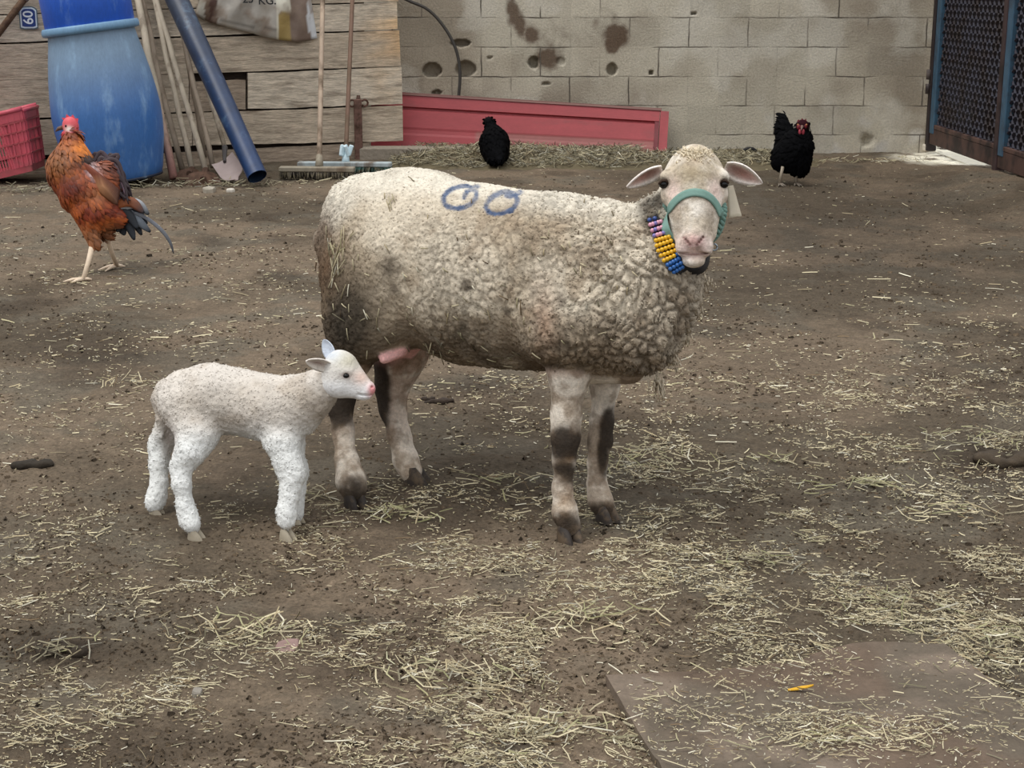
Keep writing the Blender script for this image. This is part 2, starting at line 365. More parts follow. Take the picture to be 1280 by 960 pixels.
board([(-260, 28.5), (496, 3.5), (497, 35.5), (-260, 61)], col=wa)
board([(-260, 65), (499, 39), (501, 81.5), (-260, 108)], col=wb)
board([(310, 92.5), (502, 85), (503, 129.5), (310, 135.5)], col=wa, n=14)
board([(-260, 111), (236, 92.8), (236, 138.5), (-260, 160)], col=wb); board([(237, 103), (307, 100.5), (307, 135.5), (237, 139.3)], col=wc, n=8)
board([(-260, 164), (240, 142.5), (240, 181), (-260, 213)], col=wb)
board([(241, 142.5), (503, 133), (504, 175.5), (241, 181)], col=wb, off=.004)
board([(-260, 217), (462, 179), (462, 222), (-260, 275)], col=wc, off=-.004)
q_ = [onb(-260, -60, -.06), onb(455, -60, -.06), onb(455, 176, -.06), onb(-260, 275, -.06)]
g.add(q_ + [p_ - nb3 * .01 for p_ in q_], [(3, 2, 1, 0), (4, 5, 6, 7), (0, 1, 5, 4), (1, 2, 6, 5), (2, 3, 7, 6), (3, 0, 4, 7)], lin(52, 42, 36))  # added dark sheet behind the boards, makes the gaps read as shade
tag(mesh('wall_left', g, M_wood, smooth=True, auto=35), 'weathered horizontal timber boards closing the left of the yard', kind='structure')
for (q, w_) in [((452, 226), .07), ((30, 250), .08)]:
    p = onb(*q, -.06); p[2] = 0
    g = G(); g.box((p[0], p[1] + .02, .62), (w_, .05, 1.36), R=rotm(0, 0, math.atan2(DU[1], DU[0])), col=lin(120, 100, 82)); tag(mesh('trim_1' if q[0] > 100 else 'trim_2', g, M_wood, smooth=False), 'upright timber behind the boards', kind='structure')

# ------------------------------------------------------------------ gate
M_gate = mat('dark_red_brown_paint', rough=.6, noise_s=6, var=.25, c2=lin(38, 28, 28), c2s=5, spec=.3)
M_gblue = mat('worn_blue_paint', rough=.55, noise_s=8, var=.2, c2=lin(45, 48, 58), c2s=7, c2lo=.5, c2hi=.7, spec=.3)
G0 = np.array([2.985, 11.2]); G1 = np.array([3.09, 7.2]); gd = (G1 - G0) / np.linalg.norm(G1 - G0); gn = np.array([gd[1], -gd[0]])
if gn[0] > 0: gn = -gn
Rg = np.array([[gd[0], -gn[0], 0], [gd[1], -gn[1], 0], [0, 0, 1]], float)   # local x along gate, y outward, z up
def gpt(s_, z, off=0): return np.array([G0[0] + gd[0] * s_ + gn[0] * off, G0[1] + gd[1] * s_ + gn[1] * off, z])
gate = tag(empty('metal_gate', gpt(0, 0)), 'dark metal gate with mesh panels and blue stiles at the right', 'gate')
zb = .075
g = G(); g.box(gpt(.0, 1.02), (.06, .07, 2.0), R=Rg, col=lin(44, 36, 36), bev=.006); tag(mesh('hinge_post', g, M_gate, gate, smooth=False), '')
for s0, s1 in [(.045, 1.50), (1.52, 3.9)]:
    g = G(); g.box(gpt((s0 + s1) / 2, zb + .055), (s1 - s0, .05, .11), R=Rg, col=lin(74, 54, 48), bev=.005); g.box(gpt((s0 + s1) / 2, zb + .125, .012), (s1 - s0, .03, .03), R=Rg, col=lin(84, 62, 55), bev=.004)
    mesh('bottom_rail', g, M_gate, gate, smooth=False)
    g = G(); g.box(gpt((s0 + s1) / 2, 1.98), (s1 - s0, .05, .08), R=Rg, col=lin(60, 48, 46), bev=.005); mesh('top_rail', g, M_gate, gate, smooth=False)
    g = G(); g.box(gpt((s0 + s1) / 2, 1.03, -.02), (s1 - s0, .004, 1.9), R=Rg, col=lin(44, 38, 44)); mesh('backing_sheet', g, M_gate, gate, smooth=False)
    g = G(); g.box(gpt(s0 + .05, 1.06, .004), (.09, .055, 1.82), R=Rg, col=lin(56, 84, 104), bev=.006); 
    mesh('stile', g, M_gblue, gate, smooth=False)
    g = G(); dx_, dz_ = .085, .046; k = 0
    z = .22
    while z < 1.2:
        x = s0 + .1 + (dx_ / 2 if k % 2 else 0)
        while x < s1 - .03:
            c = gpt(x, z, .004)
            V = [gpt(x - dx_ * .46, z, .0), gpt(x, z + dz_ * .62, .0), gpt(x + dx_ * .46, z, .0), gpt(x, z - dz_ * .62, .0), gpt(x - dx_ * .26, z, .012), gpt(x, z + dz_ * .34, .008), gpt(x + dx_ * .26, z, .012), gpt(x, z - dz_ * .36, .014), gpt(x, z + .004, -.006)]
            g.add(V, [(0, 1, 5, 4), (1, 2, 6, 5), (2, 3, 7, 6), (3, 0, 4, 7), (4, 5, 8), (5, 6, 8), (6, 7, 8), (7, 4, 8)], lin(46, 45, 56))
            x += dx_
        z += dz_; k += 1
    mesh('expanded_mesh', g, M_gate, gate, smooth=False)
g = G(); g.box(gpt(1.47, 1.0, .0), (.07, .06, 1.9), R=Rg, col=lin(62, 46, 46), bev=.005); mesh('lock_stile', g, M_gate, gate, smooth=False)
for z in (.42, .52):
    g = G(); g.tube([gpt(.0, z, .045), gpt(.0, z + .07, .045)], .018, n=10, col=lin(90, 80, 76)); mesh('hinge', g, M_gate, gate)
g = G(); g.box(gpt(-.02, .04, .02), (.05, .06, .05), R=Rg, col=lin(205, 196, 180), bev=.01); o = tag(mesh('stone_block', g, M_out, origin=gpt(-.02, .015, .02), smooth=False), 'small pale stone at the foot of the gate post', 'stone')

# ------------------------------------------------------------------ blue barrel
M_plas = mat('faded_blue_plastic', rough=.45, noise_s=5, var=.12, spec=.5, c2=lin(140, 172, 200), c2s=5, c2lo=.54, c2hi=.86, fine=(50, .14), stretch=(1.6, 1.6, .55))
bc = W(141, 228, 9.75); bc[2] = .0; bc[1] = 9.50; bc[0] += .105
tl = math.radians(-7.2); Mb = np.eye(4); Mb[:3, :3] = rotm(0, tl, 0); Mb[:3, 3] = (bc[0], bc[1], .03)
prof = [(.20, 0), (.258, 0), (.272, .012), (.285, .05), (.30, .12), (.322, .22), (.333, .32), (.335, .42), (.328, .50), (.312, .62), (.292, .73), (.272, .82), (.262, .88), (.262, .895)]
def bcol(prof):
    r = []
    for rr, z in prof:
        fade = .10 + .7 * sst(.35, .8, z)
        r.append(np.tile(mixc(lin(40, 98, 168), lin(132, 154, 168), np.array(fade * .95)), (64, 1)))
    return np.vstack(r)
def lathe_col(g, prof, M, n=64, cap=True):
    pr = []
    for (a, b), (c, d) in zip(prof[:-1], prof[1:]):
        k = max(1, int(abs(d - b) / .03))
        pr += [(a + (c - a) * i / k, b + (d - b) * i / k) for i in range(k)]
    pr.append(prof[-1]); pr = [(a * .965, b) for a, b in pr]; g.lathe(pr, M, n=n, col=bcol(pr), cap=cap)
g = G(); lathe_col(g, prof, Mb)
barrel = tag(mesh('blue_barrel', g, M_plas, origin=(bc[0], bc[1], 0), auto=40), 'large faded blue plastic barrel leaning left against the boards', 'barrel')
g = G(); g.lathe([(.262, .875), (.282, .88), (.286, .895), (.284, .915), (.276, .925), (.258, .925)], Mb, n=64, col=lin(108, 146, 178)); mesh('rim_band', g, M_plas, barrel)
g = G(); g.lathe([(.255, .92), (.262, .93), (.263, 1.10), (.262, 1.30), (.24, 1.34), (.0001, 1.34)], Mb, n=64, col=lin(34, 88, 190)); mesh('barrel_upper', g, M_plas, barrel, auto=40)
g = G(); g.lathe([(.2, -.004), (.262, -.004), (.268, .008), (.262, .012), (.2, .012)], Mb, n=64, col=lin(30, 40, 60)); mesh('base_rim', g, M_plas, barrel)

# ------------------------------------------------------------------ red crate
M_crate = mat('dusty_red_plastic', rough=.5, noise_s=9, var=.18, spec=.4, c2=lin(130, 100, 92), c2s=6, c2lo=.56, c2hi=.85)
cr = onz(14, 229, .0); crx = W(14, 229, 9.72)
Rc = rotm(0, math.radians(-13), 0) @ rotm(0, 0, math.radians(4))
base = np.array([crx[0], 9.62, .03])
crate = tag(empty('plastic_crate', base), 'dusty red slotted plastic crate tipped beside the blue barrel', 'crate')
ck = lin(200, 88, 102); ck2 = lin(176, 80, 88)
def cp(x, y, z): return base + Rc @ np.array([x, y, z])
Wc, Hc, Dc, tp = .62, .36, .38, .10                         # right front corner at x=.22
x1b = .215; x0b = x1b - .5
def side(s_, z):                                             # flare upwards
    return s_ * tp * z / Hc
def face_panel(name, p00, p10, p01, p11, nrm):
    """bottom-left, bottom-right, top-left, top-right; ribs and slots"""
    g = G(); p00, p10, p01, p11 = map(np.array, (p00, p10, p01, p11))
    def q(u, v, o=0.): p = (p00 * (1 - u) + p10 * u) * (1 - v) + (p01 * (1 - u) + p11 * u) * v + nrm * o; return cp(*p)
    def bar(u0, u1, v0, v1, o=.0, th=.006, col=ck):
        V = [q(u, v, oo) for oo in (o, o - th) for (u, v) in ((u0, v0), (u1, v0), (u1, v1), (u0, v1))]
        g.add(V, [(0, 1, 2, 3), (7, 6, 5, 4), (0, 4, 5, 1), (1, 5, 6, 2), (2, 6, 7, 3), (3, 7, 4, 0)], col)
    lw = np.linalg.norm(p10 - p00)
    bar(0, 1, .86, 1.0, .008, .02); bar(0, 1, 0, .12, 0, .008, ck2)
    bar(.80, 1, .1, .88, .002, .008); bar(0, .2, .1, .88, .002, .008)
    for v in (.30, .50, .68, .84): bar(0, 1, v - .012, v + .012, .010, .018, ck2)
    n = int(lw * .6 / .016)
    for i in range(n + 1):
        u = .2 + .6 * i / n; wd = .0040 / lw if i % 6 else .009 / lw
        bar(u - wd, u + wd, .1, .88, .002, .006)
    for u in (.84, .9, .96, .04, .1): bar(u - .006, u + .006, .12, .99, .010, .012)
    return mesh(name, g, M_crate, crate, smooth=False)
fy = -Dc / 2; by = Dc / 2; f = .05
c000 = (x0b, fy + .03, 0); c100 = (x1b, fy + .03, 0); c010 = (x0b - f, fy, Hc); c110 = (x1b + f, fy, Hc)
b000 = (x0b, by - .03, 0); b100 = (x1b, by - .03, 0); b010 = (x0b - f, by, Hc); b110 = (x1b + f, by, Hc)
face_panel('side_panel', c000, c100, c010, c110, np.array([0, -1, 0.]))
face_panel('side_panel', b100, b000, b110, b010, np.array([0, 1, 0.]))
face_panel('end_panel', c100, b100, c110, b110, np.array([1, 0, 0.]))
face_panel('end_panel', b000, c000, b010, c010, np.array([-1, 0, 0.]))
g = G(); g.box(cp((x0b + x1b) / 2, 0, .005), (x1b - x0b, Dc - .06, .01), R=Rc, col=ck2); mesh('crate_floor', g, M_crate, crate, smooth=False)
g = G(); g.tube([cp(x1b + f + .004, fy, Hc), cp(x1b + f + .004, by, Hc)], .012, n=8, col=ck); g.tube([cp(x1b - .12, fy - .006, Hc + .012), cp(x1b + f, fy - .006, Hc + .012)], .014, n=8, col=ck); g.tube([cp(x1b - .12, by, Hc + .012), cp(x1b + f, by, Hc + .012)], .014, n=8, col=ck); mesh('raised_rim', g, M_crate, crate)

# ------------------------------------------------------------------ tools leaning on the boards
M_stick = mat('tool_handle_wood', rough=.75, noise_s=10, var=.25, stretch=(1, 1, .25), bump=.002, bump_s=40, c2=lin(96, 80, 64), c2s=9, c2lo=.5, c2hi=.7)
M_rust = mat('rusty_metal', rough=.8, noise_s=20, var=.3, bump=.003, bump_s=50, c2=lin(70, 50, 38), c2s=15)
def lean(bx, by, bd, tx, ty, off, r, r2=None, k=8, wob=.004):
    a = W(bx, by, bd); a[2] = max(a[2], .012); b = onb(tx, ty, off)
    P_ = a + (b - a) * np.linspace(0, 1, k)[:, None]
    P_[1:-1] += rng.normal(0, wob, (k - 2, 3)); return P_, np.linspace(r, r2 or r, k)
def handle(g, *a, col, **kw):
    P_, R_ = lean(*a, **kw); g.tube(P_, R_, n=10, col=col); return P_
wood1, wood2, wood3 = lin(176, 164, 146), lin(154, 140, 124), lin(136, 122, 106)
# pole with reddish lower end
g = G(); P_, R_ = lean(217, 223, 9.62, 166, -30, .03, .026, .021)
cc = np.array([mixc(lin(168, 120, 112), wood1, np.array(min(1, i / 3))) for i in range(8)]); g.tube(P_, R_, n=10, col=cc)
tag(mesh('wooden_pole', g, M_stick, origin=P_[0]), 'pale wooden pole with reddish lower end right beside the blue barrel', 'pole')
# plain thinner pole behind it
g = G(); P_ = handle(g, 228, 213, 9.85, 172, -25, .03, .019, .014, col=wood2)
tag(mesh('wooden_pole', g, M_stick, origin=P_[0]), 'thinner grey wooden pole just right of the reddish one', 'pole')
# two hoes
def hoe(bx, by, bd, tx, ty, hx, hy, hd, sz, label, col, rz, off):
    P_, R_ = lean(bx, by, bd, tx, ty, off, .019, .016)
    root = tag(empty('hoe', P_[0]), label, 'hoe'); g = G(); g.tube(P_, R_, n=10, col=col); mesh('handle', g, M_stick, root)
    c = W(hx, hy, hd); c[2] = max(c[2], .035); g = G(); Rr = rotm(math.radians(52), 0, rz)
    u = np.linspace(-1, 1, 9)[:, None]; v = np.linspace(0, 1, 5)[None]
    X = u * sz * (1 - .35 * v ** 2); Y = v * sz * .9 - sz * .45 + 0 * u; Z = -.02 * u ** 2 + 0 * v
    Pq = np.stack([X, Y, Z + 0 * X], -1) @ Rr.T + c
    g.slab(Pq, Rr @ np.array([0, 0, 1.]), .006, lin(92, 68, 54)); g.tube([P_[0] + [0, 0, .0], c + (c - P_[0]) * .1], [.024, .02], n=8, col=lin(84, 62, 50))
    mesh('hoe_blade', g, M_rust, root, auto=40); return root
hoe(240, 212, 9.72, 186, -30, 237, 217, 9.62, .085, 'hoe with brown blade lying closest to the barrel foot', wood1, .3, .035)
hoe(257, 213, 9.65, 190, -20, 254, 227, 9.45, .115, 'hoe with larger rusty blade in front of the other tool heads', wood1, .35, .06)
g = G(); P_ = handle(g, 256, 196, 9.95, 218, -10, .03, .016, .014, col=wood3)
tag(mesh('wooden_stick', g, M_stick, origin=P_[0]), 'thin dark stick leaning behind the larger hoe', 'stick')
g = G(); P_ = handle(g, 266, 209, 9.75, 214, -20, .05, .017, .015, col=wood2)
tag(mesh('wooden_stick', g, M_stick, origin=P_[0]), 'grey stick with its foot between hoe and shovel', 'stick')
# shovel
sh0 = W(281, 184, 9.80); P_ = np.linspace(sh0, onb(214, -40, .045), 8); shovel = tag(empty('shovel', W(295, 228, 9.6) * [1, 1, 0]), 'shovel with pale blade standing next to the blue pipe', 'shovel')
g = G(); g.tube(P_, np.linspace(.015, .014, 8), n=10, col=wood1); mesh('handle', g, M_stick, shovel)
tipp = W(297, 229, 9.50); tipp[2] = .02; topp = W(279, 200, 9.68); dd = tipp - topp; ln = np.linalg.norm(dd); Rf = frame(dd, (0.1, -1, .3))
u = np.linspace(-1, 1, 11)[:, None]; v = np.linspace(0, 1, 12)[None]
wdt = .075 * np.where(v < .6, 1, np.sqrt(np.clip(1 - ((v - .6) / .41) ** 2, 0, 1)))
loc = np.stack([v * ln + 0 * u, u * wdt, .018 * (u ** 2) - .0 * v], -1)
g = G(); g.slab(loc @ Rf.T + topp, Rf[:, 2], .003, lin(158, 142, 138)); g.tube([sh0, topp + dd * .15 + Rf[:, 2] * .01], [.019, .01], n=8, col=lin(60, 56, 56)); mesh('shovel_blade', g, M_rust if False else mat('dull_steel', rough=.5, noise_s=12, var=.15, spec=.5), shovel, auto=40)
# blue pipe
M_pipe = mat('scuffed_blue_pipe', rough=.42, noise_s=9, var=.38, spec=.5, c2=lin(70, 92, 112), c2s=9, c2lo=.55, c2hi=.75)
a_ = W(322, 230, 9.36); b_ = onb(206, -34, .10); a_[2] = .06
d_ = b_ - a_; P_ = a_ + d_ * np.linspace(0, 1, 16)[:, None]
g = G(); k_ = np.array([mixc(lin(26, 52, 92), lin(34, 46, 66), np.array(min(1, abs(i / 15 - .0) * 1.3))) for i in range(16)])
g.tube(P_, np.linspace(.060, .074, 16), n=32, col=k_, cap=False); g.tube(P_[::-1], np.linspace(.068, .052, 16), n=32, col=lin(25, 40, 60), cap=False)
th = np.arange(32)
tag(mesh('plastic_pipe', g, M_pipe, origin=a_), 'thick dark blue plastic pipe leaning diagonally against the boards', 'pipe')
# rusty bar at top left
g = G(); P_ = np.linspace(onb(-25, 72, .05), onb(52, -30, .05), 8); g.tube(P_, .022, n=8, col=lin(98, 76, 58)); g.tube([P_[5], P_[5] + (P_[6] - P_[5]) * .25], .026, n=8, col=lin(196, 186, 170)); 
tag(mesh('rusty_bar', g, M_rust, origin=P_[3]), 'rusty brown bar hanging slantwise on the boards at the top left corner', 'bar')
# number plate
M_enam = mat('enamel', rough=.35, noise_s=20, var=.1, spec=.5)
pc = onb(35.5, 22, .012); sx = (onb(48, 22)[0] - onb(23, 22)[0]); szz = onb(35, 8)[2] - onb(35, 36)[2]
ex = np.array([-DU[0], -DU[1], 0.]); ez = np.array([0, 0, 1.])
plate = tag(empty('house_number_plate', pc), 'small blue and white number plate on the boards left of the barrel', 'sign')
def octo(w, h, c=.28): return [(-w, -h * .95), (-w * .6, -h * 1.05), (w * .6, -h * 1.05), (w, -h * .95), (w, h * (1 - c)), (w * (1 - c), h * .93), (w * .45, h), (-w * .45, h), (-w * (1 - c), h * .93), (-w, h * (1 - c))]
def plate_g(w, h, o, th, col):
    q = octo(w, h); n = len(q); V = [pc + ex * x + ez * z + nb3 * o for x, z in q] + [pc + ex * x + ez * z + nb3 * (o - th) for x, z in q]
    F = [list(range(n)), list(range(n, 2 * n))[::-1]] + [(i, i + n, (i + 1) % n + n, (i + 1) % n) for i in range(n)]; g = G(); g.add(V, F, col); return g
mesh('backing', plate_g(sx / 2, szz / 2, .0, .008, lin(96, 112, 120)), M_enam, plate, smooth=False)
mesh('border', plate_g(sx / 2 * .88, szz / 2 * .9, .003, .003, lin(222, 232, 238)), M_enam, plate, smooth=False)
mesh('blue_field', plate_g(sx / 2 * .74, szz / 2 * .78, .005, .002, lin(44, 66, 128)), M_enam, plate, smooth=False)
def text(body, loc, right, upv, size, col, parent, name, ext=.001):
    cu = bpy.data.curves.new(name, 'FONT'); cu.body = body; cu.size = size; cu.align_x = 'CENTER'; cu.align_y = 'CENTER'; cu.extrude = ext; cu.offset = size * .012
    m = bpy.data.materials.new(name + '_paint'); m.use_nodes = True; m.node_tree.nodes['Principled BSDF'].inputs[0].default_value = (*col, 1); m.node_tree.nodes['Principled BSDF'].inputs['Roughness'].default_value = .5; cu.materials.append(m)
    tmp = bpy.data.objects.new(name + '_curve', cu); C.objects.link(tmp); bpy.context.view_layer.update(); me = bpy.data.meshes.new_from_object(tmp.evaluated_get(bpy.context.evaluated_depsgraph_get())); bpy.data.objects.remove(tmp); o = bpy.data.objects.new(name, me); C.objects.link(o); o.parent = parent
    r = np.array(right); r = r / np.linalg.norm(r); u = np.array(upv) / np.linalg.norm(upv); n = np.cross(r, u)
    M = Matrix([[r[0], u[0], n[0], 0], [r[1], u[1], n[1], 0], [r[2], u[2], n[2], 0], [0, 0, 0, 1]]); o.matrix_local = Matrix.Translation(Vector(tuple(np.array(loc) - ORG[parent.name]))) @ M
    return o
text('60', pc + nb3 * .006, ez, -ex, szz * .62, lin(235, 240, 245), plate, 'digits')

# ------------------------------------------------------------------ sack hanging on the boards
bot_px = np.array([(243, 17), (262, 28), (285, 34), (310, 40), (330, 46), (350, 50), (372, 52.5), (397, 48)], float)
nU, nV_ = 60, 34; tt = np.linspace(0, 1, nU); bx_ = np.interp(tt, np.linspace(0, 1, 8), bot_px[:, 0]); by_ = np.interp(tt, np.linspace(0, 1, 8), bot_px[:, 1])
tx_ = 268 + tt * 108; ty_ = np.full(nU, -78.) + 6 * np.sin(tt * 9)
Pg = np.zeros((nV_, nU, 3)); kc = np.zeros((nV_, nU, 3))
for i in range(nV_):
    s_ = i / (nV_ - 1)
    for j in range(nU):
        X_ = tx_[j] * s_ + bx_[j] * (1 - s_) + math.sin(s_ * 7) * 2 * (1 - tt[j]); Y_ = ty_[j] * s_ + by_[j] * (1 - s_)
        e = max(0, math.sin(math.pi * tt[j])) ** .5 * max(0, math.sin(math.pi * min(1, .04 + s_ * .9))) ** .5
        off = .012 + .10 * e + .02 * math.sin(tt[j] * 14 + s_ * 3) * e + .014 * math.sin(tt[j] * 31 - s_ * 9) * e
        Pg[i, j] = onb(X_, Y_, off)
        x = X_
        kc[i, j] = lin(186, 180, 170)
        if x < 256: kc[i, j] = lin(176, 172, 160)
        elif x < 262: kc[i, j] = lin(110, 92, 78)
        elif x < 271: kc[i, j] = lin(84, 60, 52)
        elif x > 384 - Y_ * .02 + max(0, (Y_ - 30)) * .35 : kc[i, j] = lin(222, 226, 230)
        elif x > 363: kc[i, j] = lin(136, 118, 106)
        elif x > 349 and Y_ > 14: kc[i, j] = lin(176, 152, 98)
        elif x > 345: kc[i, j] = lin(226, 222, 205)
nn = fbm(Pg, 11, 5, 4); kc = mixc(kc, lin(150, 132, 116), sst(.5, .68, nn) * .75)
gr = (np.abs((proj(Pg)[1] - 30 - (proj(Pg)[0] - 300) * .18)) < 1.3) & (proj(Pg)[0] > 275) & (proj(Pg)[0] < 345); kc[gr] *= .6
Pg += nb3 * ((nn - .5) * .03)[..., None]
g = G(); g.slab(Pg, nb3, .012, kc)
M_sack = mat('woven_plastic_sack', rough=.45, noise_s=20, var=.1, spec=.4, bump=.004, bump_s=25)
so = onb(320, -20, .05); sack = tag(mesh('feed_sack', g, M_sack, origin=so), 'used white plastic feed sack with brown stripes hung on the boards', 'sack')
text('KG.', onb(334, 1, .150), ex, ez, .075, lin(28, 28, 30), sack, 'lettering'); text('25', onb(310, -1, .150), ex, ez, .075, lin(28, 28, 30), sack, 'numeral')

# ------------------------------------------------------------------ brooms and stake
M_bristle = mat('dark_bristles', rough=.9, noise_s=40, var=.4, c2=lin(92, 84, 66), c2s=30)
def broom(hx0, hy0, hd, hx1, hy1, by, bh, hpx, hpy, tx, ty, off, rr, kcol, hk, bk, label, sock=None):
    L_ = W(hx0, by, hd); R__ = W(hx1, by + (hy1 - hy0), hd - .02); L_[2] = 0; R__[2] = 0
    zt = W(hx0, hy0, hd)[2]; cen = (L_ + R__) / 2; d = R__ - L_; ln = np.linalg.norm(d); Rb = frame(d)
    root = tag(empty('push_broom', cen), label, 'broom')
    g = G(); g.box(cen + [0, 0, zt - .018], (ln, .065, .032), R=Rb, col=hk, bev=.006); mesh('broom_head', g, M_stick, root, smooth=False)
    g = G()
    for i in range(int(ln / .012)):
        for j in range(4):
            b0 = L_ + d * ((i + .5) * .012 / ln) + np.array([0, (j - 1.5) * .015, zt - .03]); e = b0 + np.array([rng.normal(0, .007), rng.normal(-.006, .012) + (j - 1.5) * .008, 0]); e[2] = .004
            g.tube([b0, (b0 + e) / 2, e], [.0065, .006, .004], n=5, col=bk * rng.uniform(.5, 1.6))
    mesh('bristles', g, M_bristle, root)
    s0 = W(hpx, hpy, hd - .01); s0[2] = zt; top = onb(tx, ty, off)
    g = G(); g.tube(s0 + (top - s0) * np.linspace(.02, 1, 10)[:, None], rr, n=10, col=kcol); mesh('handle', g, M_stick, root)
    g = G(); g.tube([s0 - [0, 0, .01], s0 + (top - s0) * .05], [.026, rr * 1.25], n=12, col=hk if sock is None else sock); mesh('socket', g, M_stick, root)
    if sock is not None:
        g = G(); q = s0 + (top - s0) * .03
        for a in np.linspace(0, 6.28, 6)[:-1]: g.box(q + np.array([.028 * math.cos(a), .028 * math.sin(a), .03]), (.028, .02, .07), R=rotm(.35 * math.sin(-a), .35 * math.cos(a), a), col=sock, bev=.004)
        mesh('socket_flange', g, M_plas, root, smooth=False)
    return root
broom(373, 201, 9.98, 490, 209, 217, .06, 432, 203, 442, -36, .03, .0145, lin(112, 88, 74), lin(160, 170, 172), lin(48, 72, 66), 'push broom with green bristles standing right up against the boards', sock=lin(205, 225, 232))
broom(350, 207, 9.72, 444, 212, 226, .07, 399, 208, 404, -36, .06, .0165, lin(160, 142, 124), lin(140, 132, 116), lin(62, 56, 48), 'dirty push broom with pale handle standing in front of the green one')
g = G(); b0 = onb(448, 207, .07); b0[2] = -.01; t0 = onb(448, 119, .035)
ax = t0 - b0; Rr = np.stack([ex, -nb3, ez], -1)
g.box(b0 + ax * .47, (.055, .018, np.linalg.norm(ax) * .94), R=Rr, col=lin(112, 84, 74), bev=.004); g.tube([b0 + ax * .9, t0], [.018, .012], n=8, col=lin(100, 76, 66))
for sg in (-1, 1):
    c0 = b0 + ax * .88 + ex * sg * .045; g.tube([c0 + ex * .022 * math.cos(a) + ez * .022 * math.sin(a) for a in np.linspace(-2.6, 2.6, 14) * (1) + (0 if sg > 0 else 3.14)], .007, n=6, col=lin(96, 66, 56))
tag(mesh('iron_stake', g, M_rust, origin=b0, auto=40), 'flat rusty iron stake with two curled ears leaning on the boards', 'stake')

# ------------------------------------------------------------------ hose loop on the block wall
g = G(); P_ = spline([ony(455, -30, 11.24), ony(505, -2, 11.24), ony(535, 12, 11.24), ony(556, 35, 11.24), ony(570, 62, 11.24), ony(575, 92, 11.24), ony(573, 124, 11.24)], 30)
g.tube(P_, .011, n=8, col=lin(66, 62, 58)); tag(mesh('wire_hoop', g, mat('dark_rubber', rough=.6, noise_s=20, var=.2), origin=P_[15]), 'dark curved hoop leaning on the block wall behind the red panel', 'hoop')

# ------------------------------------------------------------------ red metal panel
M_red = mat('worn_red_paint', rough=.5, noise_s=4, var=.14, spec=.4, c2=lin(126, 66, 66), c2s=3.5, c2lo=.55, c2hi=.8, fine=(30, .1), stretch=(1, 1, 3))
TL, TR, BR, BL = ony(464, 116, 11.22), ony(836, 139, 11.22), ony(832, 206, 11.0), ony(464, 189, 11.1)
def rp(u, v, o=0.0):                                         # v: 0 bottom, 1 top
    p = (BL * (1 - u) + BR * u) * (1 - v) + (TL * (1 - u) + TR * u) * v; n = np.cross(BR - BL, TL - BL); n /= np.linalg.norm(n); return p + n * o
rk = lin(150, 60, 64); rkd = lin(106, 36, 42)
panel = tag(empty('red_metal_panel', rp(.5, 0)), 'long worn red metal panel leaning against the block wall', 'panel')
def rbox(g, u0, u1, v0, v1, o0, o1, col):
    V = [rp(u, v, o) for o in (o1, o0) for (u, v) in ((u0, v0), (u1, v0), (u1, v1), (u0, v1))]
    g.add(V, [(0, 1, 2, 3), (7, 6, 5, 4), (0, 4, 5, 1), (1, 5, 6, 2), (2, 6, 7, 3), (3, 7, 4, 0)], col)
g = G()
U = np.linspace(0, .97, 90); Vv = np.array([0, .03, .06, .30, .34, .40, .44, .70, .735, .75, .775, .79, .96, 1.0]); Oo = np.array([.01, .014, .014, .014, .010, .010, .014, .014, .014, .002, .002, .022, .022, .022])
Pg = np.array([[rp(u, v, o) for u in U] for v, o in zip(Vv, Oo)])
kc = np.tile(rk, (len(Vv), len(U), 1)); fade = (Vv[:, None] < .42) & (Vv[:, None] > .28) & (U[None] > .35); kc[np.broadcast_to(fade, kc.shape[:2])] = lin(142, 84, 80)
g.slab(Pg, (rp(.5, .5, 1) - rp(.5, .5, 0)), .006, kc); mesh('panel_sheet', g, M_red, panel, smooth=False)
g = G(); rbox(g, 0, .975, .985, 1.03, -.02, .03, lin(120, 84, 76)); mesh('top_edge', g, M_red, panel, smooth=False)
g = G(); rbox(g, .972, 1.0, .05, .98, -.01, .03, rk); rbox(g, .955, .97, .10, .80, .012, .018, rkd); mesh('end_flange', g, M_red, panel, smooth=False)
# concrete strip under the panel
g = G(); c0 = onz(500, 203, .03); g.box((c0[0] + .05, 10.86, .03), (.75, .12, .11), col=lin(146, 136, 122), bev=.012)
tag(mesh('kerb_stone', g, M_out, origin=(c0[0] + .05, 10.86, -.02), smooth=False), 'grey stone block lying under the left end of the red panel', 'stone')
# half buried ring
g = G(); q = W(937, 190, 11.05); q[2] = -.005; g.tube([q + np.array([.055 * math.cos(a), 0, .05 * math.sin(a)]) for a in np.linspace(-.3, 3.44, 20)], .013, n=8, col=lin(32, 30, 30))
tag(mesh('rubber_ring', g, bpy.data.materials['dark_rubber'], origin=q), 'black ring half buried at the foot of the block wall left of the hen', 'ring')

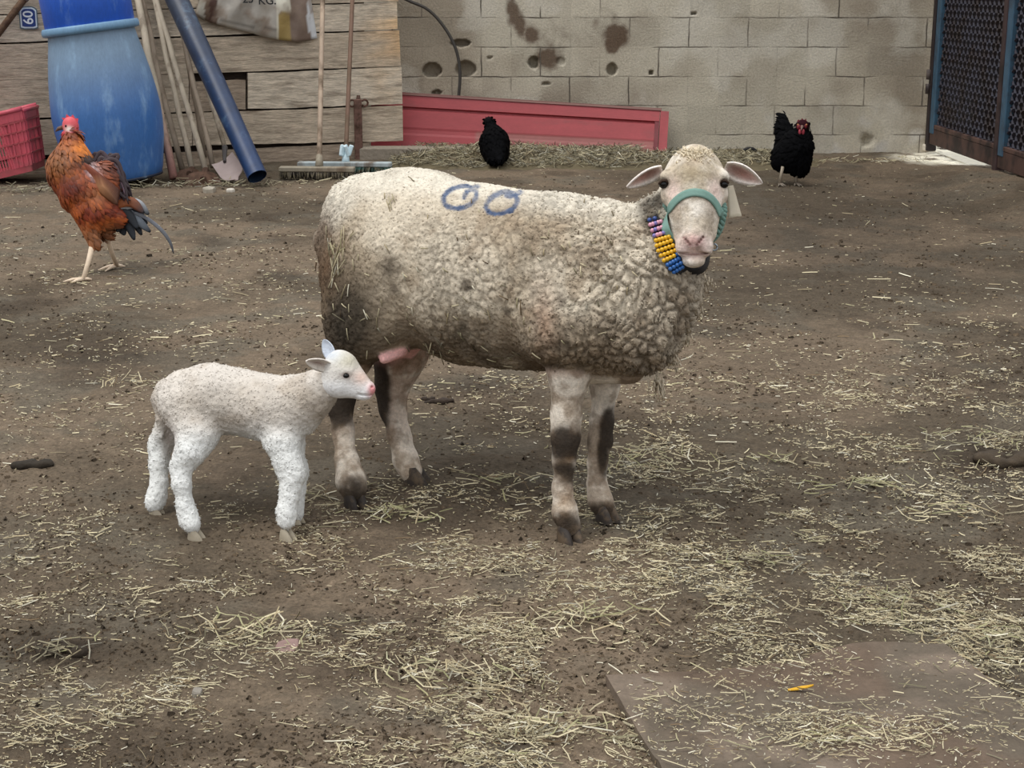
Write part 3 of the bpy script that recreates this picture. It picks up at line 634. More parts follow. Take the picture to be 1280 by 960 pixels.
# ------------------------------------------------------------------ smooth implicit bodies
def d_cap(P, a, b, ra, rb):
    a = np.asarray(a, float); b = np.asarray(b, float); ab = b - a; t = np.clip(((P - a) @ ab) / (ab @ ab + 1e-12), 0, 1)
    return np.linalg.norm(P - a - t[..., None] * ab, axis=-1) - (ra + (rb - ra) * t)
def d_ell(P, c, r, R=None):
    q = P - np.asarray(c, float)
    if R is not None: q = q @ np.asarray(R, float)
    r = np.asarray(r, float); k0 = np.linalg.norm(q / r, axis=-1); k1 = np.linalg.norm(q / (r * r), axis=-1) + 1e-9
    return k0 * (k0 - 1) / k1
def smin(a, b, k):
    h = np.maximum(k - np.abs(a - b), 0) / k; return np.minimum(a, b) - h * h * k * .25
class Body:
    def __init__(s): s.pr = []
    def cap(s, a, b, ra, rb=None, k=.03, grp=0): s.pr.append(('c', (np.array(a, float), np.array(b, float), ra, ra if rb is None else rb), k, grp, 1))
    def ell(s, c, r, R=None, k=.03, grp=0): s.pr.append(('e', (np.array(c, float), np.ones(3) * r, R), k, grp, 1))
    def chain(s, pts, rad, k=.03, grp=0):
        for i in range(len(pts) - 1): s.cap(pts[i], pts[i + 1], rad[i], rad[i + 1], k, grp)
    def cut(s, c, r, R=None, k=.01, grp=0): s.pr.append(('e', (np.array(c, float), np.ones(3) * r, R), k, grp, -1))
    def bb(s, p):
        if p[0] == 'c': a, b, ra, rb = p[1]; r = max(ra, rb); return np.minimum(a, b) - r, np.maximum(a, b) + r
        c, r, R = p[1]; r = np.max(r); return c - r, c + r
    def ev(s, P, grps=None):
        d = np.full(P.shape[:-1], 1.)
        for p in s.pr:
            if grps is not None and p[3] not in grps: continue
            e = d_cap(P, *p[1]) if p[0] == 'c' else d_ell(P, *p[1])
            d = smin(d, e, p[2]) if p[4] > 0 else -smin(-d, e, p[2])
        return d
    def build(s, h, grps=None, disp=None):
        pr = [p for p in s.pr if grps is None or p[3] in grps]
        lo = np.min([s.bb(p)[0] for p in pr if p[4] > 0], 0) - 3 * h; hi = np.max([s.bb(p)[1] for p in pr if p[4] > 0], 0) + 3 * h
        n = np.ceil((hi - lo) / h).astype(int) + 1
        ax = [lo[i] + h * np.arange(n[i]) for i in range(3)]; D = np.full(n, 1., np.float32)
        for p in pr:
            a, b = s.bb(p); pad = p[2] + 4 * h
            i0 = np.maximum(((a - pad - lo) / h).astype(int), 0); i1 = np.minimum(((b + pad - lo) / h).astype(int) + 2, n)
            sl = tuple(slice(i0[i], i1[i]) for i in range(3))
            P = np.stack(np.meshgrid(*[ax[i][sl[i]] for i in range(3)], indexing='ij'), -1)
            e = d_cap(P, *p[1]) if p[0] == 'c' else d_ell(P, *p[1])
            D[sl] = smin(D[sl], e, p[2]) if p[4] > 0 else -smin(-D[sl], e, p[2])
        return nets(D, lo, h)
def nets(D, lo, h):
    S = D < 0; n = np.array(D.shape)
    c = np.zeros(tuple(n - 1), np.int8)
    for a in (0, 1):
        for b in (0, 1):
            for e in (0, 1): c += S[a:n[0] - 1 + a, b:n[1] - 1 + b, e:n[2] - 1 + e]
    I = np.argwhere((c > 0) & (c < 8)); vid = np.full(tuple(n - 1), -1, np.int64); vid[tuple(I.T)] = np.arange(len(I))
    acc = np.zeros((len(I), 3)); cnt = np.zeros(len(I))
    cs = [(a, b, e) for a in (0, 1) for b in (0, 1) for e in (0, 1)]
    for p in cs:
        for ax in range(3):
            if p[ax]: continue
            q = list(p); q[ax] = 1; q = tuple(q)
            dp = D[tuple((I + p).T)]; dq = D[tuple((I + q).T)]; m = (dp < 0) != (dq < 0)
            t = np.where(m, dp / np.where(m, dp - dq, 1), 0)
            pos = np.array(p)[None] + (np.array(q) - p)[None] * t[:, None]
            acc += pos * m[:, None]; cnt += m
    V = lo + h * (I + acc / cnt[:, None])
    F = []
    for ax in range(3):
        o1, o2 = (ax + 1) % 3, (ax + 2) % 3
        s0 = [slice(None)] * 3; s1 = [slice(None)] * 3; s0[ax] = slice(0, -1); s1[ax] = slice(1, None)
        E = np.argwhere(S[tuple(s0)] != S[tuple(s1)]); E = E[(E[:, o1] > 0) & (E[:, o2] > 0)]
        ins = S[tuple(E.T)]
        def g_(d1, d2):
            q = E.copy(); q[:, o1] -= d1; q[:, o2] -= d2; return vid[tuple(q.T)]
        Q = np.stack([g_(1, 1), g_(0, 1), g_(0, 0), g_(1, 0)], -1)
        Q[~ins] = Q[~ins][:, ::-1]; F.append(Q)
    return V, np.vstack(F)
def vnormals(V, Q):
    n = np.cross(V[Q[:, 2]] - V[Q[:, 0]], V[Q[:, 3]] - V[Q[:, 1]]); N = np.zeros_like(V)
    for i in range(4): np.add.at(N, Q[:, i], n)
    return N / (np.linalg.norm(N, axis=1)[:, None] + 1e-12)
def bvh(V, Q): return BVHTree.FromPolygons([tuple(v) for v in V], [tuple(int(i) for i in q) for q in Q])
def hit(T, px, py, off=0.0):
    r = ray(px, py); l = np.linalg.norm(r)
    loc, nrm, _, _ = T.ray_cast(Vector((0, 0, CAM_H)), Vector(tuple(r / l)))
    if loc is None: return None, None
    n = np.array(nrm); 
    if np.dot(n, r) > 0: n = -n
    return np.array(loc) + n * off, n
def perp(N_, d):
    t = d - (d * N_).sum(-1, keepdims=True) * N_; return t / (np.linalg.norm(t, axis=-1, keepdims=True) + 1e-9)
def locks(P, N_, K, ln, wd, flow, lift, jit, seed):           # small wedge tufts / feathers / hairs
    r = np.random.default_rng(seed); n = len(P)
    t = perp(N_, flow + r.normal(0, jit, (n, 3))); s_ = np.cross(N_, t)
    d = t * (1 - lift)[:, None] + N_ * lift[:, None]; d /= np.linalg.norm(d, axis=1)[:, None]
    L_ = ln[:, None]; w = wd[:, None]; b = P - N_ * .002
    up = np.cross(d, s_)
    V = np.stack([b - s_ * w, b + s_ * w, b + up * w * -.9 + d * L_ * .1, b + d * L_ * .55 - s_ * w * .8 + N_ * L_ * .06, b + d * L_ * .55 + s_ * w * .8 + N_ * L_ * .06, b + d * L_ * .5 - up * w * 1.0 + N_ * L_ * .1, b + d * L_ + N_ * L_ * -.02], 1)
    i = (np.arange(n) * 7)[:, None]
    Q = np.concatenate([i + np.array([[0, 2, 5, 3]]), i + np.array([[2, 1, 4, 5]]), i + np.array([[1, 0, 3, 4]])]); T = np.concatenate([i + np.array([[3, 5, 6]]), i + np.array([[5, 4, 6]]), i + np.array([[4, 3, 6]])])
    sh = np.array([.86, .86, .95, 1, 1, 1.04, 1.08])[None, :, None]
    return V.reshape(-1, 3), [Q, T], (K[:, None, :] * sh).reshape(-1, 3)
def leaf(g, base, tip, nrm, w, prof, cup, th, colf, n=12, m=9, droop=0.0):
    base = np.array(base, float); tip = np.array(tip, float); d = tip - base; ln = np.linalg.norm(d); d /= ln
    nrm = np.array(nrm, float); nrm = nrm - d * np.dot(nrm, d); nrm /= np.linalg.norm(nrm); s_ = np.cross(d, nrm)
    Pg = np.zeros((n, m, 3)); K = np.zeros((n, m, 3))
    for i in range(n):
        t = i / (n - 1)
        for j in range(m):
            u = -1 + 2 * j / (m - 1); ww = w * prof(t)
            Pg[i, j] = base + d * ln * t + s_ * u * ww - nrm * cup * (1 - u * u) * prof(t) + np.array([0, 0, -1]) * droop * t * t
            K[i, j] = colf(t, u)
    g.slab(Pg, nrm, th, K)

# ------------------------------------------------------------------ the ewe
def mr(r, d): return r * d / F_PX
def bd(px): return 3.77 - (px - 440) / 330 * .25
EW = Body()
def sph(x, y, r, d): return W(x, y, d), mr(r, d)
pts = [(474, 298, 76), (520, 318, 102), (600, 343, 108), (690, 352, 107), (750, 353, 104)]
ctr = [W(x, y, bd(x) + .0) for x, y, r in pts]; rad = [mr(r, bd(x)) for x, y, r in pts]
EW.chain(ctr, rad, .04, 0)
EW.ell(W(505, 300, bd(505)), (mr(92, 3.7), .15, mr(82, 3.7)), k=.05)
for x, y, r, d in [(452, 365, 50, 3.70), (470, 400, 48, 3.66), (452, 345, 55, 3.84), (812, 340, 64, 3.42), (792, 404, 58, 3.42), (808, 427, 36, 3.40), (700, 415, 48, 3.42), (740, 412, 54, 3.45), (575, 392, 50, 3.66), (640, 404, 50, 3.60), (450, 262, 42, 3.80), (446, 398, 37, 3.68), (446, 420, 29, 3.68)]:
    c, r_ = sph(x, y, r, d); EW.ell(c, r_, k=.06)
EW.chain([W(815, 330, 3.44), W(842, 290, 3.44), W(868, 240, 3.44)], [mr(66, 3.44), mr(46, 3.44), mr(34, 3.44)], .06, 0)
EW.chain([W(426, 268, 3.86), W(410, 300, 3.90), W(407, 340, 3.90)], [mr(24, 3.9), mr(15, 3.9), mr(8, 3.9)], .03, 0)   # tail
EW.ell(W(838, 384, 3.40), mr(32, 3.40), k=.06)
def leg(b, pts, k=.022, grp=1): b.chain([W(x, y, d) for x, y, r, d in pts], [mr(r, d) for x, y, r, d in pts], k, grp)
# near fore, far fore, near hind, far hind (px, py, radius px, depth)
leg(EW, [(712, 430, 30, 3.44), (711, 470, 23.5, 3.44), (708, 520, 17.5, 3.45), (707, 548, 16.5, 3.455), (705, 575, 12.5, 3.46), (703, 610, 11, 3.465), (706, 640, 14, 3.465), (712, 657, 14, 3.46)])
leg(EW, [(757, 440, 27, 3.56), (756, 480, 17, 3.57), (752, 530, 13, 3.58), (750, 552, 13.5, 3.58), (747, 580, 10.5, 3.585), (746, 605, 10.5, 3.59), (750, 625, 13, 3.585), (756, 637, 13, 3.58)])
leg(EW, [(452, 390, 42, 3.72), (438, 440, 30, 3.74), (427, 485, 18, 3.76), (425, 505, 15.5, 3.76), (429, 540, 12.5, 3.74), (434, 580, 13.5, 3.72), (439, 602, 17, 3.70), (442, 613, 15.5, 3.69)])
leg(EW, [(498, 410, 46, 3.86), (500, 440, 34, 3.86), (496, 462, 25, 3.87), (489, 485, 19, 3.875), (491, 510, 15.5, 3.87), (499, 545, 13.5, 3.85), (507, 575, 14, 3.84), (514, 590, 14.5, 3.83)])
# udder and teats
EW.ell(W(498, 428, 3.76), (.058, .055, .036), k=.03, grp=3); EW.cap(W(500, 437, 3.64), W(480, 449, 3.62), mr(10, 3.7), mr(6, 3.7), k=.012, grp=3)
EW.cap(W(515, 436, 3.80), W(512, 444, 3.80), mr(6, 3.7), mr(4, 3.7), k=.012, grp=3)
# brisket fold between fore legs
EW.cap(W(725, 462, 3.50), W(790, 468, 3.46), .030, .02, k=.03, grp=1)
# head
HD = 3.36; hs_ = HD / F_PX
def H(x, y, w=0.0): return W(x, y, HD - w * hs_)
def hr(*r): return np.array(r) * hs_ if len(r) > 1 else r[0] * hs_
HB = Body()
def hell(x, y, w, r, k=8, R=None): HB.ell(H(x, y, w), hr(*r), R, k * hs_, 2)
def hcut(x, y, w, r, k=4): HB.cut(H(x, y, w), hr(*r), None, k * hs_, 2)
# helper axes: ellipsoid radii are (across, towards, up)
hell(868, 224, -8, (40, 40, 33), 10); hell(868, 203, -8, (27, 28, 19), 12); hell(869, 190, -8, (13, 18, 8), 10)
hell(868, 262, -12, (33, 34, 40), 10)
HB.cap(H(868, 226, 16), H(868, 292, 40), hr(27), hr(17.5), 12 * hs_, 2)
HB.cap(H(868, 245, 8), H(867, 308, 26), hr(29), hr(19), 12 * hs_, 2)
for s_ in (-1, 1):
    HB.cap(H(868 + s_ * 27, 224, 12), H(868 + s_ * 17, 292, 26), hr(11.5), hr(10), 10 * hs_, 2)
    hell(868 + s_ * 34, 221, 16, (9, 9, 8), 7)               # brow
    hell(868 + s_ * 34, 244, 8, (8, 10, 12), 8)
    hell(868 + s_ * 13.5, 308, 38, (10, 14, 13), 6)          # lip pads
    HB.cut(H(868 + s_ * 38, 230, 24), hr(6.0, 8, 5.5), None, 4 * hs_, 2)
hell(867, 300, 46, (15, 12, 10), 7); hell(867, 326, 32, (14, 15, 8.5), 5)
for s_ in (-1, 1):
    HB.cap(H(867 + s_ * 10.5, 297, 60), H(867 + s_ * 5, 306, 62), hr(0), hr(0), 1, 9)
    for t in (0, .33, .66, 1): HB.cut(H(867 + s_ * (12 - 7.5 * t), 297 + 9.5 * t, 58 + 1 * t), hr(2.2, 7, 1.7), None, 1.2 * hs_, 2)
HB.pr = [p for p in HB.pr if p[3] == 2]
for t in (0, .5, 1): HB.cut(H(867, 305 + 8 * t, 60), hr(1.2, 4, 3), None, 2 * hs_, 2)
for u in np.linspace(-1, 1, 9): HB.cut(H(867 + u * 16, 318.5 - 2.5 * abs(u), 51 - 10 * u * u), hr(3.2, 6, 1.3), None, 2 * hs_, 2)
V1, Q1 = EW.build(.0045)
V2, Q2 = HB.build(.0023)
def relax(V, Q, it=2):
    for _ in range(it):
        S_ = np.zeros_like(V); c = np.zeros(len(V))
        for a, b in ((0, 1), (1, 2), (2, 3), (3, 0)):
            np.add.at(S_, Q[:, a], V[Q[:, b]]); np.add.at(c, Q[:, a], 1); np.add.at(S_, Q[:, b], V[Q[:, a]]); np.add.at(c, Q[:, b], 1)
        V = V * .5 + .5 * S_ / c[:, None]
    return V
V1 = relax(V1, Q1, 2); V2 = relax(V2, Q2, 1)
dw = EW.ev(V1, {0}); dl = EW.ev(V1, {1}); du = EW.ev(V1, {3})
px1, py1, _ = proj(V1)
wool = sst(-.004, .012, dl - dw) * sst(-.004, .008, du - dw) * (1 - sst(466, 480, py1))
N1 = vnormals(V1, Q1)
Pw = V1.copy(); chest = sst(640, 800, px1)
warp = np.stack([fbm(V1, 12, s, 3) for s in (1, 2, 3)], -1) * .06
f1, f2 = worley((V1 + warp) * np.array([1, 1, .62]), 46, 4); g1, g2 = worley(V1 + warp, 90, 8)
cr = (1 - sst(.02, .30, f2 - f1)); cr2 = (1 - sst(.0, .28, g2 - g1))
big = fbm(V1, 9, 33, 3) - .5
dis = (big * .013 - cr * (.0025 + .0055 * chest) * sst(.35, .6, fbm(V1, 7, 90, 3) + .22 * chest) - cr2 * .0028 + (fbm(V1, 60, 20, 3) - .5) * .004 - .001)
V1 = V1 + N1 * (dis * wool)[:, None] + N1 * ((1 - wool) * (fbm(V1, 40, 3, 2) - .5) * .003)[:, None]
# wool colour
def woolcol(V, px, py):
    n1 = fbm(V, 7, 101, 4); n2 = fbm(V, 22, 102, 4); n3 = fbm(V, 60, 103, 3)
    c = mixc(lin(212, 200, 180)[None], lin(182, 167, 145), sst(.38, .66, n1)); c = mixc(c, lin(160, 142, 120), sst(.52, .72, n2) * .65)
    top = sst(40, 5, py - np.interp(px, [400, 450, 510, 600, 700, 800], [285, 228, 214, 226, 243, 250])); c = mixc(c, lin(226, 220, 206), top * .6)  # back line lightened: light from above put into the wool colour
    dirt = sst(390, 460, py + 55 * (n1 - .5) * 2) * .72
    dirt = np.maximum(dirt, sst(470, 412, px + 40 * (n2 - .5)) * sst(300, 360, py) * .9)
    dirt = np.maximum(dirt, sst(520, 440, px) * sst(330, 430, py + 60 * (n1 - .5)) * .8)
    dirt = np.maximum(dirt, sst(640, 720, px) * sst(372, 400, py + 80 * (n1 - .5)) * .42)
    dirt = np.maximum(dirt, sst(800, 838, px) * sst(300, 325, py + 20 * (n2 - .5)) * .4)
    c = mixc(c, mixc(lin(116, 98, 78)[None], lin(84, 70, 56), sst(.4, .6, n2)), np.clip(dirt, 0, 1))
    c = mixc(c, lin(62, 56, 48), np.clip(px_blob(px, py, 436, 400, 30, 50) * 1.3, 0, .88)); c = mixc(c, lin(104, 80, 60), np.clip(px_blob(px, py, 402, 310, 14, 44) * 1.2, 0, .8))
    for (x, y, r, k) in [(583, 356, 7, 1.), (633, 390, 6, .8), (577, 410, 6, .7), (487, 335, 16, .6), (492, 362, 8, .5), (700, 375, 9, .6), (716, 372, 6, .5), (570, 425, 16, .5), (660, 300, 22, .25), (535, 322, 14, .3), (620, 240, 1, .1), (705, 430, 14, .5), (760, 420, 14, .4), (815, 272, 13, .9), (808, 255, 12, .7), (822, 250, 9, .8)]:
        c = mixc(c, lin(92, 82, 70), np.clip(k * 1.5 * px_blob(px, py, x, y, r, r * 1.1) * (.3 + n3 + n2 * .5) - .15, 0, .8))
    rust = px_blob(px, py, 678, 395, 16, 44) * .5; c = mixc(c, lin(150, 112, 90), rust)
    # blue paint marks on the back
    ink = np.zeros(len(px))
    for (cx, cy, a, b, rot, t0, t1) in [(575, 246, 21, 13, -.28, .1, 6.1), (627, 253, 20, 12, -.33, .1, 6.1)]:
        for t in np.linspace(t0, t1, 60):
            x = cx + a * math.cos(t) * math.cos(rot) - b * math.sin(t) * math.sin(rot); y = cy + a * math.cos(t) * math.sin(rot) + b * math.sin(t) * math.cos(rot)
            ink = np.maximum(ink, sst(4.4, 1.8, np.hypot(px - x, py - y)))
    for (x0, y0, x1, y1) in [(597, 233, 584, 239), (584, 239, 580, 246), (651, 240, 638, 246), (638, 246, 633, 244)]:
        for t in np.linspace(0, 1, 10): ink = np.maximum(ink, sst(4, 1.8, np.hypot(px - (x0 + (x1 - x0) * t), py - (y0 + (y1 - y0) * t))) * .9)
    return mixc(c, lin(58, 84, 122), np.clip(ink * (.35 + n3 * .9), 0, .88) * (V[:, 2] > .5))
def legcol(V, px, py):
    n1 = fbm(V, 16, 201, 4); n2 = fbm(V, 50, 202, 3)
    c = mixc(lin(222, 212, 198)[None], lin(184, 168, 150), sst(.4, .65, n1))
    c = mixc(c, lin(150, 108, 80), sst(560, 540, px) * sst(600, 440, py) * .6 * sst(.3, .6, n2 + .1))
    d = np.maximum(px_blob(px, py, 708, 556, 22, 20) * 2.0, px_blob(px, py, 706, 590, 18, 20) * 1.1)
    d = np.maximum(d, px_blob(px, py, 761, 535, 10, 28) * 1.8); d = np.maximum(d, px_blob(px, py, 754, 572, 7, 24) * 1.5); d = np.maximum(d, px_blob(px, py, 704, 655, 30, 18) * .9); d = np.maximum(d, px_blob(px, py, 756, 640, 26, 14) * .9)
    d = np.maximum(d, px_blob(px, py, 424, 500, 30, 30) * 1.9); d = np.maximum(d, px_blob(px, py, 442, 618, 24, 26) * .8); d = np.maximum(d, px_blob(px, py, 474, 490, 13, 46) * 1.8)  # near hind blob paints the shaded dark wool of the upper leg
    c = mixc(c, lin(64, 55, 46), np.clip((d * (n1 * 1.1 + n2 * .9) - .2) * 1.7, 0, .9)); c = mixc(c, lin(120, 100, 80), np.clip((fbm(V, 35, 77, 4) - .5) * 4, 0, .55))
    c = mixc(c, lin(150, 108, 84), sst(478, 462, py) * .5 * (px > 600))
    c = mixc(c, lin(150, 118, 84), px_blob(px, py, 712, 572, 8, 8) * .6 + px_blob(px, py, 708, 625, 12, 18) * .4)
    c = mixc(c, lin(104, 90, 74), sst(.5, .62, n1) * .35)
    c = mixc(c, lin(54, 47, 41), np.clip((d * (n1 * 1.1 + n2 * .9) - .35) * 1.3, 0, .88))
    return c
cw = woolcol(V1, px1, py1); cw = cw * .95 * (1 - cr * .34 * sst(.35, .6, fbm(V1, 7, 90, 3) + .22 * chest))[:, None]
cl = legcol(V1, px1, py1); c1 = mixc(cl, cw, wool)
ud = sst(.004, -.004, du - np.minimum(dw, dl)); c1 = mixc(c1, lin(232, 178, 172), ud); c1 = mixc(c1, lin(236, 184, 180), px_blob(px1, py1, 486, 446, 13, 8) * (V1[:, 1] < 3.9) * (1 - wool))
# head colour
px2, py2, _ = proj(V2)
n1 = fbm(V2, 30, 301, 4); n2 = fbm(V2, 90, 302, 3)
ch = mixc(lin(232, 224, 212)[None], lin(206, 194, 176), sst(.35, .65, n1))
ch = mixc(ch, lin(172, 158, 134), px_blob(px2, py2, 868, 215, 36, 26) * .95 * (.5 + n1)); ch = mixc(ch, lin(172, 150, 122), px_blob(px2, py2, 868, 196, 14, 14) * .6)
ch = mixc(ch, lin(160, 146, 128), (px_blob(px2, py2, 848, 272, 9, 24) + px_blob(px2, py2, 886, 272, 9, 24)) * .75)
ch = mixc(ch, lin(240, 206, 196), (px_blob(px2, py2, 842, 240, 9, 16) + px_blob(px2, py2, 894, 240, 9, 16)) * .6)
ch = mixc(ch, lin(236, 204, 200), px_blob(px2, py2, 867, 309, 25, 15) * .8)
ch = mixc(ch, lin(222, 172, 166), px_blob(px2, py2, 867, 301, 12, 7) * .7); ch = mixc(ch, lin(112, 66, 64), np.clip(sum(.8 * px_blob(px2, py2, 867 + s_ * (12 - 7.5 * t), 297 + 9.5 * t, 2.6, 1.5) for s_ in (-1, 1) for t in (0, .33, .66, 1)), 0, .85)); ch = mixc(ch, lin(128, 80, 76), px_blob(px2, py2, 867, 318, 17, 1.4) * .8)
ch = mixc(ch, lin(70, 58, 52), np.clip(px_blob(px2, py2, 830, 230, 6, 6) + px_blob(px2, py2, 905, 230, 5, 6), 0, 1) * .9)
ch = mixc(ch, lin(120, 106, 90), np.clip((n2 - .55) * 3, 0, .3))
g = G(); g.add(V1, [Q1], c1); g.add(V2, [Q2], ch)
earp = lambda t: (math.sin(math.pi * min(1, .12 + t * .88)) ** .7) * (1.05 - .35 * t) if t < 1 else .02
def earc(t, u):
    i = max(0, 1 - (abs(u) / .72) ** 3) * max(0, math.sin(math.pi * min(1, t * 1.05))) ** .6
    c = mixc(lin(236, 226, 218), lin(196, 142, 130), np.array(i * .85)); return mixc(c, lin(90, 56, 50), np.array(max(0, .95 - t * 1.25) * i))
leaf(g, H(829, 213, -2), H(784, 235, -2), (-.1, -.72, -.66), hr(13.5), earp, hr(6.5), hr(3.2), earc)
leaf(g, H(906, 210, -2), H(953, 230, -2), (.1, -.84, -.5), hr(15), earp, hr(6.5), hr(3.2), earc)
M_ewe = mat('ewe_hide_and_wool', rough=.92, noise_s=26, var=.14, fine=(150, .28), bump=.004, bump_s=120, spec=.12)
eo = np.array([.02, 3.6, 0.])
ewe = tag(mesh('sheep', g, M_ewe, origin=eo), 'adult ewe in dirty cream wool with blue back marks, green halter and bead collar', 'sheep')
T1 = bvh(V1, Q1); T2 = bvh(V2, Q2)
# fleece locks
r = np.random.default_rng(5); sel = r.permutation(np.where(wool > .8)[0])[:46000]
Ps = V1[sel]; Ns = vnormals(V1, Q1)[sel]; psx, psy, _ = proj(Ps)
chs = sst(620, 760, psx); ln = r.uniform(.0035, .0075, len(sel)) * (1 + .35 * chs); wd = r.uniform(.0011, .0022, len(sel)) * (1 + .25 * chs)
g = G(); tp = [q_ for q_ in (hit(T2, 868 + r.normal(0, 11), 187 + abs(r.normal(0, 6)), 0.) for _ in range(420)) if q_[0] is not None]
n_t = len(tp); g.add(*locks(np.array([q_[0] for q_ in tp]), np.array([q_[1] for q_ in tp]), np.tile(lin(226, 212, 186), (n_t, 1)) * r.uniform(.8, 1.1, (n_t, 1)), r.uniform(.008, .016, n_t), r.uniform(.0014, .0024, n_t), np.array([0, -.4, .2]), r.uniform(.2, .6, n_t), .8, 9))
g.add(*locks(Ps, Ns, c1[sel] * r.uniform(.88, 1.12, (len(sel), 1)), ln, wd, np.array([-.15, 0, -1.]), r.uniform(.05, .40, len(sel)), .8, 3))
# ragged tufts: brisket end, right side of the neck, tail
for (x, y, n_, l_) in [(822, 474, 26, .03), (826, 480, 18, .035), (858, 420, 30, .018), (874, 385, 24, .018), (884, 352, 24, .016), (842, 450, 30, .02), (407, 330, 40, .03), (412, 350, 40, .03), (418, 300, 20, .02)]:
    d0 = 3.40 if x > 600 else 3.88
    c = W(x, y, d0) + r.normal(0, .008, (n_, 3)); K_ = np.tile(lin(205, 192, 170) if x > 600 else lin(110, 88, 66), (n_, 1)) * r.uniform(.8, 1.15, (n_, 1))
    g.add(*locks(c, np.tile([.8 if x > 600 else -.8, -.5, 0], (n_, 1)) / .943, K_, r.uniform(.5, 1.1, n_) * l_, np.full(n_, .003), np.array([.1, 0, -1.]), np.full(n_, .12), .25, x))
M_lock = mat('wool_locks', rough=.95, noise_s=60, var=.15, spec=.1)
tag(mesh('fleece', g, M_lock, ewe), 'matted cream wool')
# eyes
M_eye = mat('eye_gloss', rough=.18, spec=.35)
for x in (829.5, 904.5):
    g = G(); g.ball(H(x, 230, 16.5), hr(6.4, 6.5, 5.6), 16, col=lin(16, 13, 12)); mesh('eye', g, M_eye, ewe)
    s_ = -1 if x < 860 else 1
    g = G(); g.tube([H(x - 6, 230, 20), H(x - 2, 225.5, 23), H(x + 3, 225.5, 23), H(x + 6, 229, 20)], hr(1.6), n=6, col=lin(70, 56, 48)); mesh('eyelid', g, M_lock, ewe)
# hooves
M_hoof = mat('dark_hoof', rough=.65, noise_s=40, var=.25, c2=lin(90, 76, 60), c2s=30)
def hoof(x, y, d, fx, body, parent, sc=1.0, col=lin(52, 46, 42), dirx=.85, diry=-.5, matl=None, zoff=.0):
    p = W(x, y, d); f = np.array([dirx, diry, 0]); f /= np.linalg.norm(f); s_ = np.array([-f[1], f[0], 0]); g = G()
    zg = gz(p[0], p[1]) + zoff
    for sg in (-1, 1):
        b = p + s_ * sg * .0115 * sc; rings = []
        for (z, l0, l1, w) in [(.0, -.021, .036, .0125), (.008, -.021, .033, .0125), (.020, -.019, .024, .012), (.032, -.016, .013, .011), (.040, -.012, .006, .008)]:
            th = np.linspace(0, 2 * math.pi, 14, endpoint=False); cx = (l0 + l1) / 2 * sc; a = (l1 - l0) / 2 * sc
            px_ = cx + a * np.cos(th); py_ = w * sc * np.sin(th) * (1 - .45 * np.clip(np.cos(th), 0, 1) ** 2)
            q = b[None] + f[None] * px_[:, None] + s_[None] * (py_[:, None]); q[:, 2] = zg + z * sc; rings.append(q)
        Pq = np.array(rings); m, n = Pq.shape[:2]; i = np.arange(m - 1)[:, None] * n; j = np.arange(n)[None]; k = (j + 1) % n
        Q = np.stack([i + j, i + k, i + n + k, i + n + j], -1).reshape(-1, 4)
        g.add(Pq.reshape(-1, 3), [Q, np.arange(n)[::-1][None].copy(), (np.arange(n) + (m - 1) * n)[None].copy()], col)
    return mesh('hoof', g, matl or M_hoof, parent, auto=50)
hoof(711, 664, 3.46, 1, EW, ewe, 1.12, dirx=.45, diry=-.9); hoof(758, 645, 3.575, 1, EW, ewe, 1.0, dirx=.6, diry=-.8); hoof(443, 622, 3.685, 1, EW, ewe, 1.05, dirx=.5, diry=-.8); hoof(519, 602, 3.83, 1, EW, ewe, 1.1, dirx=.95, diry=-.3)
# halter
M_halt = mat('green_webbing', rough=.7, noise_s=30, var=.12, bump=.001, bump_s=200, spec=.2)
gk = lin(118, 150, 140)
def ribbon(g, P_, Nn, w, th, col):
    P_ = np.array(P_); T_ = np.gradient(P_, axis=0); T_ /= np.linalg.norm(T_, axis=1)[:, None]; Nn = np.array(Nn); Nn /= np.linalg.norm(Nn, axis=1)[:, None]
    S_ = np.cross(T_, Nn); S_ /= np.linalg.norm(S_, axis=1)[:, None]
    Pq = np.stack([P_ + S_ * w / 2 * u for u in (-1, -.5, 0, .5, 1)], 1)
    Nq = np.repeat(Nn[:, None], 5, 1); g.slab(Pq, Nq, th, col)
def on_head(pp, off, T=None, n=40):
    q = spline([(a, b, 0) for a, b in pp], n); o = []; nn = []
    for a, b, _ in q:
        h_, n_ = hit(T or T2, a, b, off)
        if h_ is not None: o.append(h_); nn.append(n_)
    o = np.array(o); nn = np.array(nn)
    for _ in range(4): o[1:-1] = (o[:-2] + 2 * o[1:-1] + o[2:]) / 4; nn[1:-1] = (nn[:-2] + 2 * nn[1:-1] + nn[2:]) / 4
    return o, nn
halter = None
o1, n1_ = on_head([(834.5, 268), (839, 259), (849, 248), (862, 241.5), (875, 241.5), (887, 247), (896, 258), (899.5, 268)], .004)
Lp, Rp = o1[0], o1[-1]
g = G(); ribbon(g, o1, n1_, hr(10), .003, gk); halter = mesh('halter', g, M_halt, ewe)
def strap(name, P_, nn, w=9): 
    g = G(); ribbon(g, spline(P_, 26), spline(nn, 26), hr(w), .003, gk); return mesh(name, g, M_halt, halter)
strap('cheek_strap', [Lp, H(830, 258, 2), H(829, 240, -12), H(828, 220, -26)], [(-.7, -.7, 0), (-.9, -.4, 0), (-1, -.1, 0), (-1, 0, 0)])
strap('cheek_strap', [Rp, H(905, 258, 2), H(907, 240, -12), H(908, 220, -26)], [(.7, -.7, 0), (.9, -.4, 0), (1, -.1, 0), (1, 0, 0)])
